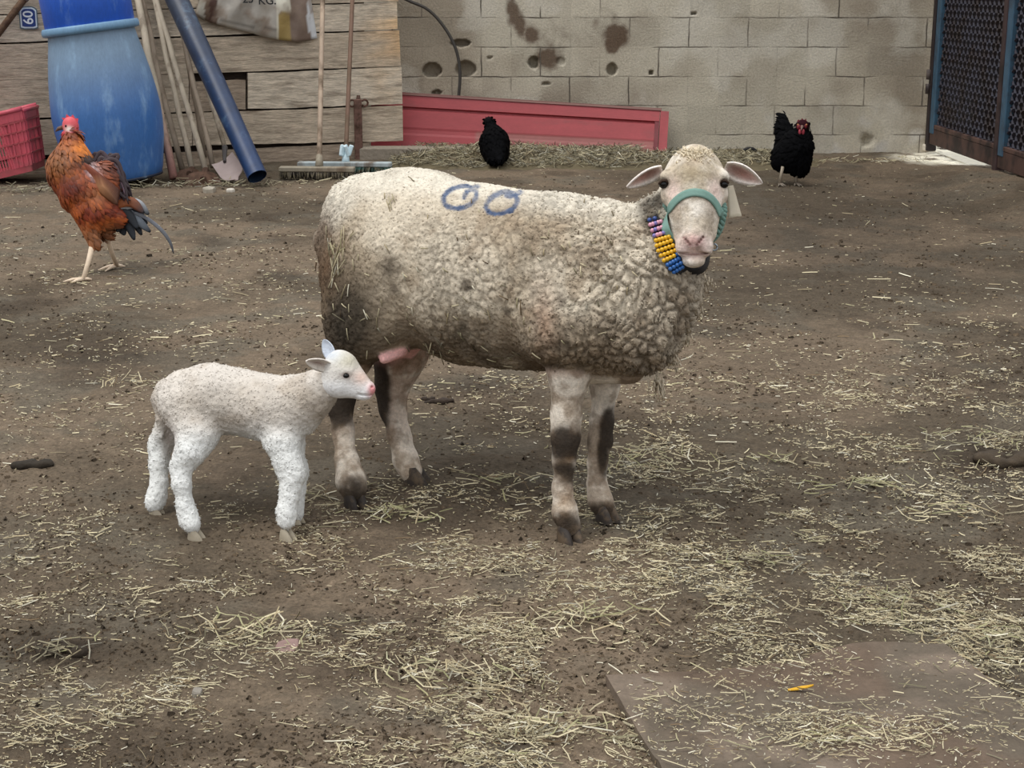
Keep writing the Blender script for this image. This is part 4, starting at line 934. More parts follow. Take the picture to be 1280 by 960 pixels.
strap('jaw_strap', [Lp + [0, 0, .004], H(830.5, 280, 26), H(837, 296, 28), H(849, 310, 12), H(866, 308, -14)], [(-.6, -.8, 0), (-.35, -.9, 0), (-.4, -.85, -.2), (-.4, -.5, -.8), (0, -.3, -1)], 10)
strap('jaw_strap', [Rp + [0, 0, .004], H(903, 276, 10), H(898, 291, 8), H(888, 304, 0), H(868, 308, -14)], [(.6, -.8, 0), (.35, -.9, 0), (.4, -.85, -.2), (.4, -.5, -.8), (0, -.3, -1)], 9)
g = G()
for k in range(2):
    t = np.linspace(0, 1, 40); c = spline([H(903, 252, 10), H(905, 264, 12), H(901, 280, 12), H(893, 296, 8)], 40)
    c = c + np.stack([np.cos(t * 28 + k * 3.14), np.sin(t * 28 + k * 3.14), 0 * t], -1) * hr(2.2); g.tube(c, hr(2.6), n=7, col=gk * .9)
mesh('twisted_rope', g, M_halt, halter)
# ear tag
g = G(); leaf(g, H(913, 232, -14), H(919, 271, -10), (.1, -1, .1), hr(8.5), lambda t: .45 + .55 * t, .0, .002, lambda t, u: mixc(lin(190, 180, 160), lin(226, 218, 196), np.array(t > .9)), 8, 5)
mesh('ear_tag', g, M_enam, ewe)
# collar
M_bead = mat('glossy_bead', rough=.25, spec=.6)
rowp = [((812, 275), (818.5, 273)), ((813, 281), (826, 277)), ((815.5, 288), (830.5, 283)), ((818, 294.5), (833, 290)), ((820, 300.5), (836, 296)), ((821, 307), (838.5, 301)), ((823, 313.5), (841, 307)), ((826, 319.5), (844, 313)), ((830, 325.5), (846.5, 318)), ((834.5, 331), (848.5, 323.5)), ((838, 336), (851, 329)), ((842.5, 340), (853, 334))]
rows = []
for i, (a, b) in enumerate(rowp):
    nb = 2 if i == 0 else 5 if i < 10 else 4
    for j in range(nb):
        t = j / (nb - 1); x = a[0] + (b[0] - a[0]) * t; y = a[1] + (b[1] - a[1]) * t
        rows.append((i, j, x, y))
strap_c = []
g = G(); ca = []; cn = []
for a, b in rowp:
    m_ = ((a[0] + b[0]) / 2, (a[1] + b[1]) / 2); h_, n_ = hit(T1, *m_, .009); ca.append(h_); cn.append(n_)
ca += [H(862, 341, 8), H(874, 340, 6), H(884, 330, -4), H(888, 312, -30), H(884, 285, -70), H(868, 262, -90)]; cn += [(0, -.7, -.7), (.2, -.7, -.7), (.6, -.7, -.3), (1, -.2, 0), (1, .2, 0), (.7, .7, 0)]
pre = [H(826, 252, -90), H(814, 262, -60)]; ca = pre + ca; cn = [(-.7, .7, 0), (-1, .1, 0)] + cn
co = spline(ca, 90); cno = spline(cn, 90)
for _ in range(3): co[1:-1] = (co[:-2] + 2 * co[1:-1] + co[2:]) / 4
ribbon(g, co, cno, hr(15), .005, lin(34, 32, 34)); collar = mesh('collar', g, mat('black_strap', rough=.7), ewe)
Tc = BVHTree.FromPolygons([tuple(v) for v in g.arrays()[0]], [tuple(int(i) for i in q) for q in g.arrays()[1][4]])
for (i, j, x, y) in rows:
    d_ = [proj(np.array(q))[2] for q in ca[2:14]]; d_ = np.convolve(np.r_[d_[0], d_, d_[-1]], [.25, .5, .25], 'valid'); h_ = W(x, y, d_[i] - .008 + .003 * ((j - 2) / 2) ** 2)
    if i == 0: k_ = lin(44, 70, 130)
    elif i < 4: k_ = lin(206, 150, 168) if (i + j) % 3 else lin(120, 110, 168)
    elif i < 9: k_ = lin(222, 172, 30)
    else: k_ = lin(36, 92, 160)
    if i == 8 and j > 3: k_ = lin(36, 92, 160)
    g = G(); g.ball(h_, hr(2.9), 12, col=k_); mesh('bead', g, M_bead, collar)
g = G(); g.tube([H(893 + 3.5 * math.cos(a), 309 + 4 * math.sin(a), -4) for a in np.linspace(0, 6.28, 16)], hr(1.1), n=6, col=lin(150, 160, 170)); mesh('metal_ring', g, mat('steel_ring', rough=.3, metal=1), collar)

# ------------------------------------------------------------------ the lamb
LB = Body(); ld = 3.56
def lc(x, y, d=ld): return W(x, y, d)
def lr(r): return r * ld / F_PX
LB.chain([lc(237, 500, 3.58), lc(265, 497), lc(300, 503), lc(335, 510, 3.54), lc(362, 510, 3.53)], [lr(38), lr(40), lr(38), lr(38), lr(35)], .03, 0)
LB.ell(lc(228, 500, 3.58), (lr(28), lr(34), lr(30)), k=.03); LB.ell(lc(375, 512, 3.52), (lr(27), lr(28), lr(30)), k=.03)
LB.chain([lc(372, 500, 3.52), lc(393, 492, 3.50), lc(409, 478, 3.49)], [lr(30), lr(24), lr(20)], .03, 0)
LB.chain([lc(204, 484, 3.60), lc(198, 500, 3.60), lc(203, 525, 3.60), lc(201, 545, 3.60)], [lr(10), lr(8), lr(7), lr(5)], .015, 0)
leg(LB, [(238, 512, 33, 3.55), (246, 545, 25, 3.52), (237, 566, 17, 3.50), (226, 583, 12.5, 3.50), (227, 606, 10.5, 3.49), (231, 632, 9.5, 3.49), (236, 648, 10.5, 3.49), (240, 657, 11, 3.485)], .02, 1)
leg(LB, [(228, 515, 28, 3.64), (213, 538, 19, 3.65), (200, 556, 14, 3.66), (199, 580, 11, 3.65), (199, 605, 10, 3.64), (195, 622, 11.5, 3.635), (193, 630, 11, 3.63)], .02, 1)
leg(LB, [(352, 525, 30, 3.52), (352, 552, 21, 3.50), (360, 580, 17, 3.49), (366, 596, 14, 3.485), (362, 618, 11, 3.48), (358, 640, 11.5, 3.475), (358, 652, 11, 3.47)], .02, 1)
leg(LB, [(358, 525, 24, 3.58), (362, 555, 17, 3.585), (370, 590, 14.5, 3.58), (368, 615, 11.5, 3.575), (366, 634, 11.5, 3.57), (368, 643, 11.5, 3.57)], .02, 1)
# head (facing right, a little towards the camera)
ll = 3.47
def lh(x, y, w=0): return W(x, y, ll - w * ll / F_PX)
def lq(*r): return np.array(r) * ll / F_PX if len(r) > 1 else r[0] * ll / F_PX
LB.ell(lh(424, 462), lq(20, 19, 25), k=lq(8), grp=2); LB.ell(lh(420, 478), lq(20, 17, 19), k=lq(8), grp=2)
LB.cap(lh(430, 462), lh(457, 485, 1), lq(20), lq(10.5), lq(8), 2); LB.cap(lh(430, 482), lh(455, 491, 1), lq(15.5), lq(8.5), lq(6), 2)
LB.ell(lh(461, 486, 1), lq(8, 8.5, 8), k=lq(4), grp=2); LB.ell(lh(454, 495, 1), lq(10, 7, 5), k=lq(3), grp=2)
LB.ell(lh(432, 464, 14), lq(8, 6, 5), k=lq(5), grp=2)
LB.cut(lh(432.6, 469.5, 20.5), lq(3.4, 4, 2.8), None, lq(2), 2)
LB.cut(lh(464.5, 484, 7), lq(2, 2.5, 1.4), None, lq(1), 2)
for t in np.linspace(0, 1, 7): LB.cut(lh(449 + 17 * t, 493 + 1.5 * t, 9 - 3 * t), lq(2.2, 3.5, .9), None, lq(1), 2)
Va, Qa = LB.build(.0042, {0, 1}); Vb, Qb = LB.build(.0022, {2})
Va = relax(Va, Qa, 2); Vb = relax(Vb, Qb, 1)
Na = vnormals(Va, Qa); ax_, ay_, _ = proj(Va)
wl_ = (fbm(Va, 20, 3, 3) - .5) * .004 + (fbm(Va, 70, 5, 3) - .5) * .004; f1, f2 = worley(Va, 70, 8); Va = Va + Na * (wl_ - .0015 * (1 - sst(0, .3, f2 - f1)))[:, None]
def lambcol(V, x, y):
    n = fbm(V, 14, 61, 4); n2 = fbm(V, 50, 62, 3)
    c = mixc(lin(210, 203, 194)[None], lin(188, 178, 166), sst(.4, .62, n))
    c = mixc(c, lin(232, 234, 232), sst(520, 560, y) * .9); c = mixc(c, lin(180, 168, 152), np.clip(px_blob(x, y, 300, 500, 60, 26) * .5 + px_blob(x, y, 235, 500, 22, 20) * .4 + px_blob(x, y, 370, 500, 24, 22) * .3, 0, 1) * (.4 + n))
    c = mixc(c, lin(178, 160, 152), px_blob(x, y, 212, 550, 9, 16) * .6)
    return c * (.94 + .12 * n2)[:, None]
ca_ = lambcol(Va, ax_, ay_); bx2, by2, _ = proj(Vb)
cb_ = mixc(lin(228, 224, 218)[None], lin(238, 238, 238), sst(470, 485, by2)); cb_ = mixc(cb_, lin(196, 190, 164), px_blob(bx2, by2, 436, 450, 20, 12) * .7)
cb_ = mixc(cb_, lin(232, 196, 180), px_blob(bx2, by2, 452, 472, 12, 10) * .7); cb_ = mixc(cb_, lin(232, 160, 162), np.clip(px_blob(bx2, by2, 466, 488, 6, 8) * 1.2, 0, 1)); cb_ = mixc(cb_, lin(186, 200, 216), px_blob(bx2, by2, 412, 443, 14, 9) * .6)
cb_ = mixc(cb_, lin(150, 110, 100), px_blob(bx2, by2, 432.6, 469.5, 6, 4) * .6)
g = G(); g.add(Va, [Qa], ca_); g.add(Vb, [Qb], cb_)
le = lambda t: math.sin(math.pi * min(1, .2 + t * .8)) ** .6 * (1.05 - .2 * t)
leaf(g, lh(411, 460, 14), lh(382, 452, 24), (-.1, -.9, -.35), lq(10), le, lq(4.5), lq(2.2), lambda t, u: mixc(lin(226, 218, 208), lin(150, 126, 118), np.array(max(0, 1 - abs(u) * 1.5) * math.sin(math.pi * t) * .9)))
leaf(g, lh(413, 446, -8), lh(404, 424, -12), (-.5, -.8, .2), lq(9), le, lq(4), lq(2.2), lambda t, u: lin(204, 212, 224))
M_lamb = mat('lamb_wool', rough=.92, noise_s=40, var=.08, fine=(180, .14), bump=.003, bump_s=140, spec=.12)
lo_ = np.array([W(290, 600, 3.55)[0], W(290, 650, 3.52)[1], 0])
lamb = tag(mesh('lamb', g, M_lamb, origin=lo_), 'small white lamb nosing at the hind legs of the ewe', 'lamb')
r = np.random.default_rng(8); sel = r.permutation(len(Va))[:13000]; Ns = vnormals(Va, Qa)[sel]
g = G(); g.add(*locks(Va[sel], Ns, ca_[sel] * r.uniform(.94, 1.08, (len(sel), 1)), r.uniform(.004, .009, len(sel)), r.uniform(.0010, .0018, len(sel)), np.array([-.5, 0, -.8]), r.uniform(.12, .45, len(sel)), .6, 3))
hs = np.where((bx2 < 452) & (rng.random(len(Vb)) < .45))[0]; Nh = vnormals(Vb, Qb)[hs]; g.add(*locks(Vb[hs], Nh, cb_[hs] * r.uniform(.94, 1.06, (len(hs), 1)), r.uniform(.002, .0045, len(hs)), r.uniform(.0007, .0012, len(hs)), np.array([-.8, 0, -.4]), r.uniform(.05, .3, len(hs)), .4, 4)); tag(mesh('fleece', g, M_lock, lamb), 'short fluffy white wool')
g = G(); g.ball(lh(432.6, 469.5, 17.0), lq(4.4, 4, 3.2), 14, col=lin(14, 12, 12)); mesh('eye', g, M_eye, lamb)
hk = lin(160, 150, 132)
M_hoofl = mat('pale_hoof', rough=.6, noise_s=40, var=.15)
hoof(243, 663, 3.485, 1, LB, lamb, .66, hk, .95, -.3, M_hoofl); hoof(194, 634, 3.63, 1, LB, lamb, .6, hk, .8, -.3, M_hoofl); hoof(358, 662, 3.47, 1, LB, lamb, .66, hk, .8, -.5, M_hoofl); hoof(370, 647, 3.57, 1, LB, lamb, .6, hk, .8, -.5, M_hoofl)

# ------------------------------------------------------------------ birds
M_feath = mat('feathers', rough=.55, noise_s=50, var=.2, spec=.35, stretch=(1, 1, .5))
M_skin = mat('bird_skin', rough=.55, noise_s=60, var=.15, spec=.35)
def feathers(V, Q, K, n, ln, wd, flow, seed, lift=.12, mask=None):
    r = np.random.default_rng(seed); idx = np.arange(len(V)) if mask is None else np.where(mask)[0]
    sel = r.choice(idx, n, replace=n > len(idx)); N_ = vnormals(V, Q)[sel]; P = V[sel]; f = np.asarray(flow, float)
    if f.ndim == 2: f = f[sel]
    t = perp(N_, f + r.normal(0, .18, (n, 3))); s_ = np.cross(N_, t); L_ = (ln * r.uniform(.7, 1.2, n))[:, None]; w = (wd * r.uniform(.8, 1.2, n))[:, None]
    rows_ = [(-.1, .35, .0), (.3, 1, .10), (.65, .9, .13), (.9, .45, .10), (1.0, .08, .06)]
    V_ = []; 
    for (a, b, c) in rows_:
        q = P + t * L_ * a + N_ * (L_ * lift * c * 6 + .001); V_ += [q - s_ * w * b, q + N_ * w * b * .3, q + s_ * w * b]
    V_ = np.stack(V_, 1); i = (np.arange(n) * 15)[:, None]
    Qf = np.concatenate([i + np.array([[k * 3 + j, k * 3 + j + 1, k * 3 + j + 4, k * 3 + j + 3]]) for k in range(4) for j in range(2)])
    kk = K[sel] * r.uniform(.7, 1.3, (n, 1)); sh = np.repeat(np.array([.8, .95, 1.05, 1.1, 1.15]), 3)[None, :, None]
    return V_.reshape(-1, 3), [Qf], (kk[:, None] * sh).reshape(-1, 3)
def plume(g, pts, w, col, nrm, tipc=None, n=18, cup=.15):
    P_ = spline(pts, n); T_ = np.gradient(P_, axis=0); T_ /= np.linalg.norm(T_, axis=1)[:, None]; S_ = np.cross(T_, np.array(nrm, float)); S_ /= np.linalg.norm(S_, axis=1)[:, None] + 1e-9; Nn = np.cross(S_, T_)
    t = np.linspace(0, 1, n); ww = w * np.clip(np.sin(math.pi * np.clip(.08 + t * .9, 0, 1)), .05, 1) ** .6
    Pq = np.stack([P_ + S_ * (ww * u)[:, None] - Nn * (cup * ww * u * u)[:, None] for u in (-1, -.5, 0, .5, 1)], 1)
    K = np.repeat(mixc(np.array(col, float)[None], np.array(tipc if tipc is not None else col, float)[None], t ** 1.5)[:, None], 5, 1)
    g.slab(Pq, np.repeat(Nn[:, None], 5, 1), .0016, K)
def foot(g, an, ground, fdir, sc, col, spur=True):
    f = np.array(fdir, float); f /= np.linalg.norm(f); s_ = np.array([-f[1], f[0], 0])
    for a, l in ((-.5, .055), (0, .07), (.5, .055), (3.14, .03)):
        d = f * math.cos(a) + s_ * math.sin(a); e = ground + d * l * sc
        zs_ = [ground[2] + .012 * sc, gz(*(ground + d * l * sc * .5)[:2]) + .010 * sc, gz(*e[:2]) + .004 * sc]
        P_ = [ground + [0, 0, .012 * sc], ground + d * l * sc * .5, e]; P_ = [np.array([p[0], p[1], z]) for p, z in zip(P_, zs_)]
        g.tube(P_, [.0075 * sc, .006 * sc, .003 * sc], n=7, col=col)
# rooster
RD = 6.55
def rc(x, y, w=0.): return W(x, y, RD - w * RD / F_PX)
def rq(*r): return np.array(r) * RD / F_PX if len(r) > 1 else r[0] * RD / F_PX
RB = Body()
RB.chain([rc(90, 172), rc(90, 192), rc(92, 215)], [rq(10), rq(15.5), rq(23)], .03, 0)
RB.chain([rc(92, 212), rc(104, 238), rc(124, 264), rc(144, 272)], [rq(27), rq(28), rq(24), rq(12)], .03, 0)
RB.ell(rc(82, 215), rq(21, 20, 26), k=.03); RB.ell(rc(130, 232), rq(22, 20, 30), k=.03)
RB.cap(rc(108, 262, 8), rc(117, 300, 8), rq(17), rq(7), .02, 0); RB.cap(rc(122, 262, -8), rc(131, 292, -10), rq(15), rq(6.5), .02, 0)
RB.ell(rc(88, 157), rq(10, 9, 11), k=.01, grp=2); RB.cap(rc(89, 160), rc(90, 176), rq(8.5), rq(9.5), .01, 2)
Vr, Qr = RB.build(.0055, {0}); Vr = relax(Vr, Qr, 1); Vh, Qh = RB.build(.004, {2})
x, y, _ = proj(Vr); n1 = fbm(Vr, 18, 5, 4); n2 = fbm(Vr, 40, 6, 3)
kr = mixc(lin(150, 74, 30)[None], lin(112, 44, 22), sst(.4, .6, n1)); kr = mixc(kr, lin(206, 118, 40), np.clip(px_blob(x, y, 103, 184, 18, 12) * 1.3, 0, 1)); kr = mixc(kr, lin(128, 84, 46), px_blob(x, y, 72, 200, 18, 22) * .8)
kr = mixc(kr, lin(34, 26, 26), np.clip(px_blob(x, y, 106, 196, 12, 7) * 1.3, 0, .95)); kr = mixc(kr, lin(168, 168, 176), px_blob(x, y, 114, 211, 8, 9) * .7); kr = mixc(kr, lin(60, 32, 30), px_blob(x, y, 140, 205, 16, 26) * .9)
kr = mixc(kr, lin(176, 120, 74), px_blob(x, y, 118, 240, 14, 10) * .5); kr = mixc(kr, lin(158, 118, 84), sst(272, 290, y) * .5); kr = mixc(kr, lin(86, 30, 18), px_blob(x, y, 92, 232, 16, 14) * .7)
flow = np.tile(np.array([.45, 0, -.9]), (len(Vr), 1)); flow[x > 125] = [.9, 0, -.35]
ro = rc(120, 330); ro[2] = 0
rooster = empty('rooster', ro); tag(rooster, 'rust brown rooster with red head walking in front of the blue barrel', 'rooster')
g = G(); g.add(Vr, [Qr], kr); rb = mesh('body', g, M_feath, rooster)
g = G(); g.add(*feathers(Vr, Qr, kr, 2600, .040, .0075, flow, 1)); mesh('plumage', g, M_feath, rooster)
hx, hy, _ = proj(Vh); kh = np.tile(lin(206, 84, 92), (len(Vh), 1)) * (.85 + .3 * fbm(Vh, 60, 3, 3))[:, None]; kh = mixc(kh, lin(236, 226, 216), px_blob(hx, hy, 86, 161, 5, 3.5))
g = G(); g.add(Vh, [Qh], kh); mesh('head', g, M_skin, rooster)
g = G(); g.ball(rc(82.5, 157.5, 8), rq(1.7, 1.7, 1.7), 10, col=lin(30, 20, 16)); mesh('eye', g, M_eye, rooster)
g = G(); g.tube([rc(80, 159), rc(73, 161), rc(69.5, 164.5)], [rq(3.2), rq(2.4), rq(.6)], n=9, col=lin(96, 70, 56)); mesh('beak', g, M_skin, rooster)
g = G()
Pc = [(80, 152), (77, 147), (82, 147.5), (83, 142.5), (88, 146.5), (91, 143), (94, 148), (98, 148), (97, 156), (90, 156)]
vv = [rc(a, b, w) for w in (2.0, -2.0) for a, b in Pc]; n = len(Pc); g.add(vv, [list(range(n))[::-1], list(range(n, 2 * n))] + [(i, (i + 1) % n, (i + 1) % n + n, i + n) for i in range(n)], lin(196, 62, 76)); mesh('comb', g, M_skin, rooster, smooth=False)
g = G(); 
for w_ in (3, -3): g.ball(rc(80, 170, w_), rq(3.6, 2, 6), 10, col=lin(196, 62, 72))
mesh('wattle', g, M_skin, rooster)
# wing folded on the near side
Wg = []; 
for i in range(9):
    t = i / 8; g = G() if i == 0 else g
    plume(g, [rc(104 + 4 * t, 205 + t * 14, 22 - 2 * t), rc(122 + 4 * t, 222 + t * 14, 25), rc(150 - t * 3, 240 + t * 16, 17)], rq(5.5), mixc(lin(116, 52, 26), lin(178, 128, 84), np.array(t * .8)), (0, -1, 0), lin(80, 50, 40))
mesh('wing', g, M_feath, rooster)
# dark plumes over the back (hackle and sickles lifted)
dk_ = lin(52, 40, 44); rr_ = np.random.default_rng(3)
g = G()
for i in range(44):
    t = (i % 15) / 14; w_ = rr_.uniform(-13, 13); n3_ = rr_.normal(0, 4.5, 6)
    plume(g, [rc(116 + 20 * t, 204 + 30 * t, w_), rc(131 + 8 * t + n3_[0], 190 + 32 * t + n3_[1], w_), rc(143 + 10 * t + n3_[2], 210 + 28 * t + n3_[3], w_), rc(151 + 9 * t + n3_[4], 238 + 18 * t + n3_[5], w_)], rq(2.6), dk_ * rr_.uniform(.7, 1.6), (0, -1, .2), lin(104, 84, 96) if i % 3 == 0 else dk_)
tag(mesh('saddle_plumes', g, M_feath, rooster), 'dark raised plumes')
tl_ = [((142, 262), (166, 262), (184, 280), (.6), lin(26, 30, 38)), ((142, 266), (162, 268), (177, 294), .6, lin(24, 26, 32)), ((144, 270), (158, 276), (168, 300), .6, lin(30, 34, 42)), ((140, 262), (168, 254), (186, 268), .6, lin(196, 200, 206)), ((140, 258), (162, 252), (180, 266), .6, lin(150, 84, 44)), ((140, 272), (150, 282), (156, 294), .6, lin(40, 44, 54)), ((140, 268), (152, 272), (146, 290), .6, lin(30, 34, 42)), ((142, 264), (164, 270), (188, 290), .6, lin(150, 160, 172)), ((142, 262), (158, 266), (172, 286), .6, lin(24, 26, 32))]
for i, (a, b, c, w_, k_) in enumerate(tl_):
    g = G(); w2 = (i % 5 - 2) * 4; plume(g, [rc(*a, w2), rc(*b, w2), rc(*c, w2)], rq(6.5), k_, (0, -1, .3), lin(20, 26, 34)); mesh('tail_feather', g, M_feath, rooster)
g = G(); plume(g, [rc(150, 262), rc(178, 270), rc(200, 286), rc(212, 302), rc(217, 317)], rq(2.4), lin(120, 124, 132), (0, -1, .2), lin(30, 30, 34), n=30); mesh('tail_feather', g, M_feath, rooster)
yk = lin(216, 196, 172)
for (kx, ky, kw, fx, fy_, dpt) in [(117, 300, 8, 104, 347, 6.47), (131, 290, -10, 146, 331, 6.74)]:
    gr_ = W(fx, fy_, dpt); gr_[2] = gz(gr_[0], gr_[1]); g = G(); g.tube([rc(kx, ky, kw), (rc(kx, ky, kw) + gr_) / 2 + [.0, .0, .0], gr_ + [0, 0, .012]], [.013, .0105, .010], n=10, col=yk); foot(g, None, gr_, (-.9, -.4, 0), 1.15, yk); mesh('leg', g, M_skin, rooster)
# hens
M_blackf = mat('black_feathers', rough=.85, noise_s=50, var=.3, spec=.06)
def hen(name, D, label, body, head, tailp, legs, comb, fwd, seed, org):
    def c(x, y, w=0.): return W(x, y, D - w * D / F_PX)
    def q(*r): return np.array(r) * D / F_PX if len(r) > 1 else r[0] * D / F_PX
    HN = Body()
    for (x, y, w_, r_) in body: HN.ell(c(x, y, w_), q(*r_), k=.03)
    for (x0, y0, r0, x1, y1, r1, w0, w1) in tailp: HN.cap(c(x0, y0, w0), c(x1, y1, w1), q(r0), q(r1), .025)
    HN.cap(c(*head[0]), c(*head[1]), q(head[2]), q(head[3]), .03)
    V, Q = HN.build(.006); V = relax(V, Q, 1)
    K = np.tile(lin(7, 7, 9), (len(V), 1)) * (.6 + .8 * fbm(V, 30, seed, 3))[:, None]
    o = org.copy(); o[2] = 0; root = tag(empty('hen', o), label, 'hen')
    g = G(); g.add(V, [Q], K); mesh('body', g, M_blackf, root)
    g = G(); fl = np.tile(np.array(fwd, float) * -1 + [0, 0, -.5], (len(V), 1)); g.add(*feathers(V, Q, K, 900, .040, .010, fl, seed, .08)); mesh('plumage', g, M_blackf, root)
    return root, c, q
h1, c1_, q1_ = hen('hen', 10.40, 'black hen standing with her back turned in front of the red panel', [(618, 180, 0, (18, 24, 21)), (620, 192, 4, (15, 20, 14))], ((617, 170, -4), (612, 153, -10), 11, 5.5), [(622, 188, 12, 624, 199, 6, 16, 28), (616, 190, 10, 614, 200, 5, 16, 24)], None, None, (-.3, .9, 0), 5, W(618, 206, 10.40))
g = G(); g.ball(c1_(611, 151.5, -10), q1_(6.2, 5, 5.6), 12, col=lin(20, 16, 18)); mesh('head', g, M_blackf, h1)
g = G(); g.tube([c1_(607, 151, -10), c1_(603.5, 152.5, -12)], [q1_(2), q1_(.5)], n=8, col=lin(70, 56, 48)); mesh('beak', g, M_skin, h1)
g = G(); g.ball(c1_(608, 156.5, -10), q1_(1.8, 1.4, 3.2), 8, col=lin(150, 40, 44)); mesh('wattle', g, M_skin, h1)
g = G(); vv = [c1_(a, b, w) for w in (-9, -11) for a, b in [(606, 149), (607, 145.5), (609, 147), (610.5, 144.5), (613, 146.5), (615, 149), (611, 150)]]; g.add(vv, [list(range(7))[::-1], list(range(7, 14))] + [(i, (i + 1) % 7, (i + 1) % 7 + 7, i + 7) for i in range(7)], lin(90, 26, 30)); mesh('comb', g, M_skin, h1, smooth=False)
for lx in (614, 624):
    a = c1_(lx, 196, 6); b = np.array([a[0], a[1], .075]); g = G(); g.tube([a, b + [0, 0, .01]], .008, n=8, col=lin(90, 80, 72)); 
    for an in (-.5, 0, .5, 3.1): g.tube([b + [0, 0, .012], b + np.array([math.sin(an) * .05, math.cos(an) * .05, .004])], [.007, .003], n=6, col=lin(90, 80, 72))
    mesh('leg', g, M_skin, h1)
h2, c2_, q2_ = hen('hen', 9.46, 'black hen with red face standing by the block wall right of the ewe', [(988, 195, 0, (23, 26, 18)), (994, 188, 8, (20, 22, 24)), (982, 203, -4, (17, 22, 12)), (1000, 205, 8, (12, 14, 16))], ((1001, 180, 10), (1003, 162, 16), 15, 8.5), [(984, 186, 15, 980, 160, 9, -14, -22), (980, 162, 8, 978.5, 146, 4.5, -22, -26)], None, None, (.4, -.9, 0), 6, W(988, 231, 9.46))
g = G(); g.ball(c2_(1003, 158, 19), q2_(8.5, 8, 8.5), 14, col=lin(44, 18, 24)); mesh('head', g, M_blackf, h2)
g = G()
for (a, b, w_, r_) in [(998.5, 159, 26, (2.6, 2, 3.4)), (1006.5, 158, 25, (2.6, 2, 3))]: g.ball(c2_(a, b, w_), q2_(*r_), 10, col=lin(112, 30, 40))
mesh('face_patch', g, M_skin, h2)
g = G(); g.tube([c2_(1002.5, 158, 26), c2_(1001.5, 163, 31)], [q2_(2.2), q2_(.5)], n=8, col=lin(110, 84, 76)); mesh('beak', g, M_skin, h2)
for a in (999.8, 1004): g = G(); g.ball(c2_(a, 165, 26), q2_(1.9, 1.5, 3.6), 10, col=lin(160, 60, 72)); mesh('wattle', g, M_skin, h2)
g = G(); vv = [c2_(a, b, w) for w in (20, 22.5) for a, b in [(996, 152), (998, 149), (1000.5, 151), (1002.5, 147.5), (1005, 150), (1007.5, 148), (1009, 153), (1002, 155)]]; g.add(vv, [list(range(8)), list(range(8, 16))[::-1]] + [(i, i + 8, (i + 1) % 8 + 8, (i + 1) % 8) for i in range(8)], lin(100, 28, 38)); mesh('comb', g, M_skin, h2, smooth=False)
for ex_ in (997.5, 1008): g = G(); g.ball(c2_(ex_, 156, 26), q2_(1.3, 1.2, 1.3), 8, col=lin(160, 110, 60)); mesh('eye', g, M_eye, h2)
for lx, ly in ((974.5, 232), (994.5, 231)):
    b = onz(lx, ly, 0); b[2] = gz(b[0], b[1]); a = c2_(lx + 1, 206, 0); a[1] = b[1]; g = G(); g.tube([a, b + [0, 0, .012]], .0095, n=8, col=lin(150, 138, 122)); foot(g, None, b, (.2, -1, 0), .95, lin(120, 110, 98)); mesh('leg', g, M_skin, h2)

# ------------------------------------------------------------------ rubber mat, stones, droppings
mp_ = [(757, 853), (800, 851), (850, 848), (905, 845), (950, 843), (1000, 836), (1030, 822), (1060, 814), (1120, 812), (1180, 812), (1205, 832), (1240, 862), (1290, 905), (1360, 965), (1440, 1060), (1100, 1080), (880, 1060), (822, 962), (797, 925), (777, 888)]
mw = np.array([onz(a, b, 0)[:2] for a, b in mp_])
def inpoly(x, y, poly):
    r = np.zeros(np.shape(x), bool); n = len(poly); j = n - 1
    for i in range(n):
        xi, yi = poly[i]; xj, yj = poly[j]; c = ((yi > y) != (yj > y)) & (x < (xj - xi) * (y - yi) / (yj - yi + 1e-12) + xi); r ^= c; j = i
    return r
MATH = .016
import bmesh
bm = bmesh.new(); vs_ = [bm.verts.new((a, b, 0)) for a, b in mw]; bm.faces.new(vs_)
cut_lo = mw.min(0); cut_hi = mw.max(0)
for ax in (0, 1):
    for v in np.arange(cut_lo[ax] + .02, cut_hi[ax], .02):
        bmesh.ops.bisect_plane(bm, geom=bm.verts[:] + bm.edges[:] + bm.faces[:], plane_co=(v if ax == 0 else 0, v if ax == 1 else 0, 0), plane_no=(1 if ax == 0 else 0, 1 if ax == 1 else 0, 0))
bmesh.ops.recalc_face_normals(bm, faces=bm.faces[:])
if bm.faces[:][0].normal.z < 0: bmesh.ops.reverse_faces(bm, faces=bm.faces[:])
res = bmesh.ops.extrude_face_region(bm, geom=bm.faces[:])
topv = [e for e in res['geom'] if isinstance(e, bmesh.types.BMVert)]
for v in topv: v.co.z = MATH
bm.verts.ensure_lookup_table(); bm.verts.index_update()
V = np.array([v.co[:] for v in bm.verts]); F = [[v.index for v in f.verts] for f in bm.faces]; bm.free()
wv = (fbm(V * [1, 1, 0], 9, 5, 3) - .5) * .016; base_h = gh(V * [1, 1, 0]); topm = V[:, 2] > MATH / 2
V[:, 2] = np.where(topm, np.maximum(base_h, base_h * 0) + MATH * .75 + wv * .6 + .002, -.012)
mpx, mpy, _ = proj(V); nk = fbm(V, 12, 15, 4)
K = mixc(lin(112, 99, 86)[None], lin(92, 82, 70), sst(.4, .6, nk)); K = mixc(K, lin(92, 74, 60), sst(.5, .65, fbm(V, 5, 25, 3)) * .6)
g = G(); g.add(V, F, K)
M_mat = mat('worn_rubber_mat', rough=.75, noise_s=30, var=.18, bump=.003, bump_s=60, spec=.25, fine=(150, .15))
tag(mesh('rubber_mat', g, M_mat, origin=(V[:, 0].mean(), V[:, 1].mean(), 0), auto=50), 'flat worn brown rubber mat on the ground at the bottom right corner', 'mat')
M_dung = mat('dark_dung', rough=.9, noise_s=40, var=.35, bump=.006, bump_s=50)
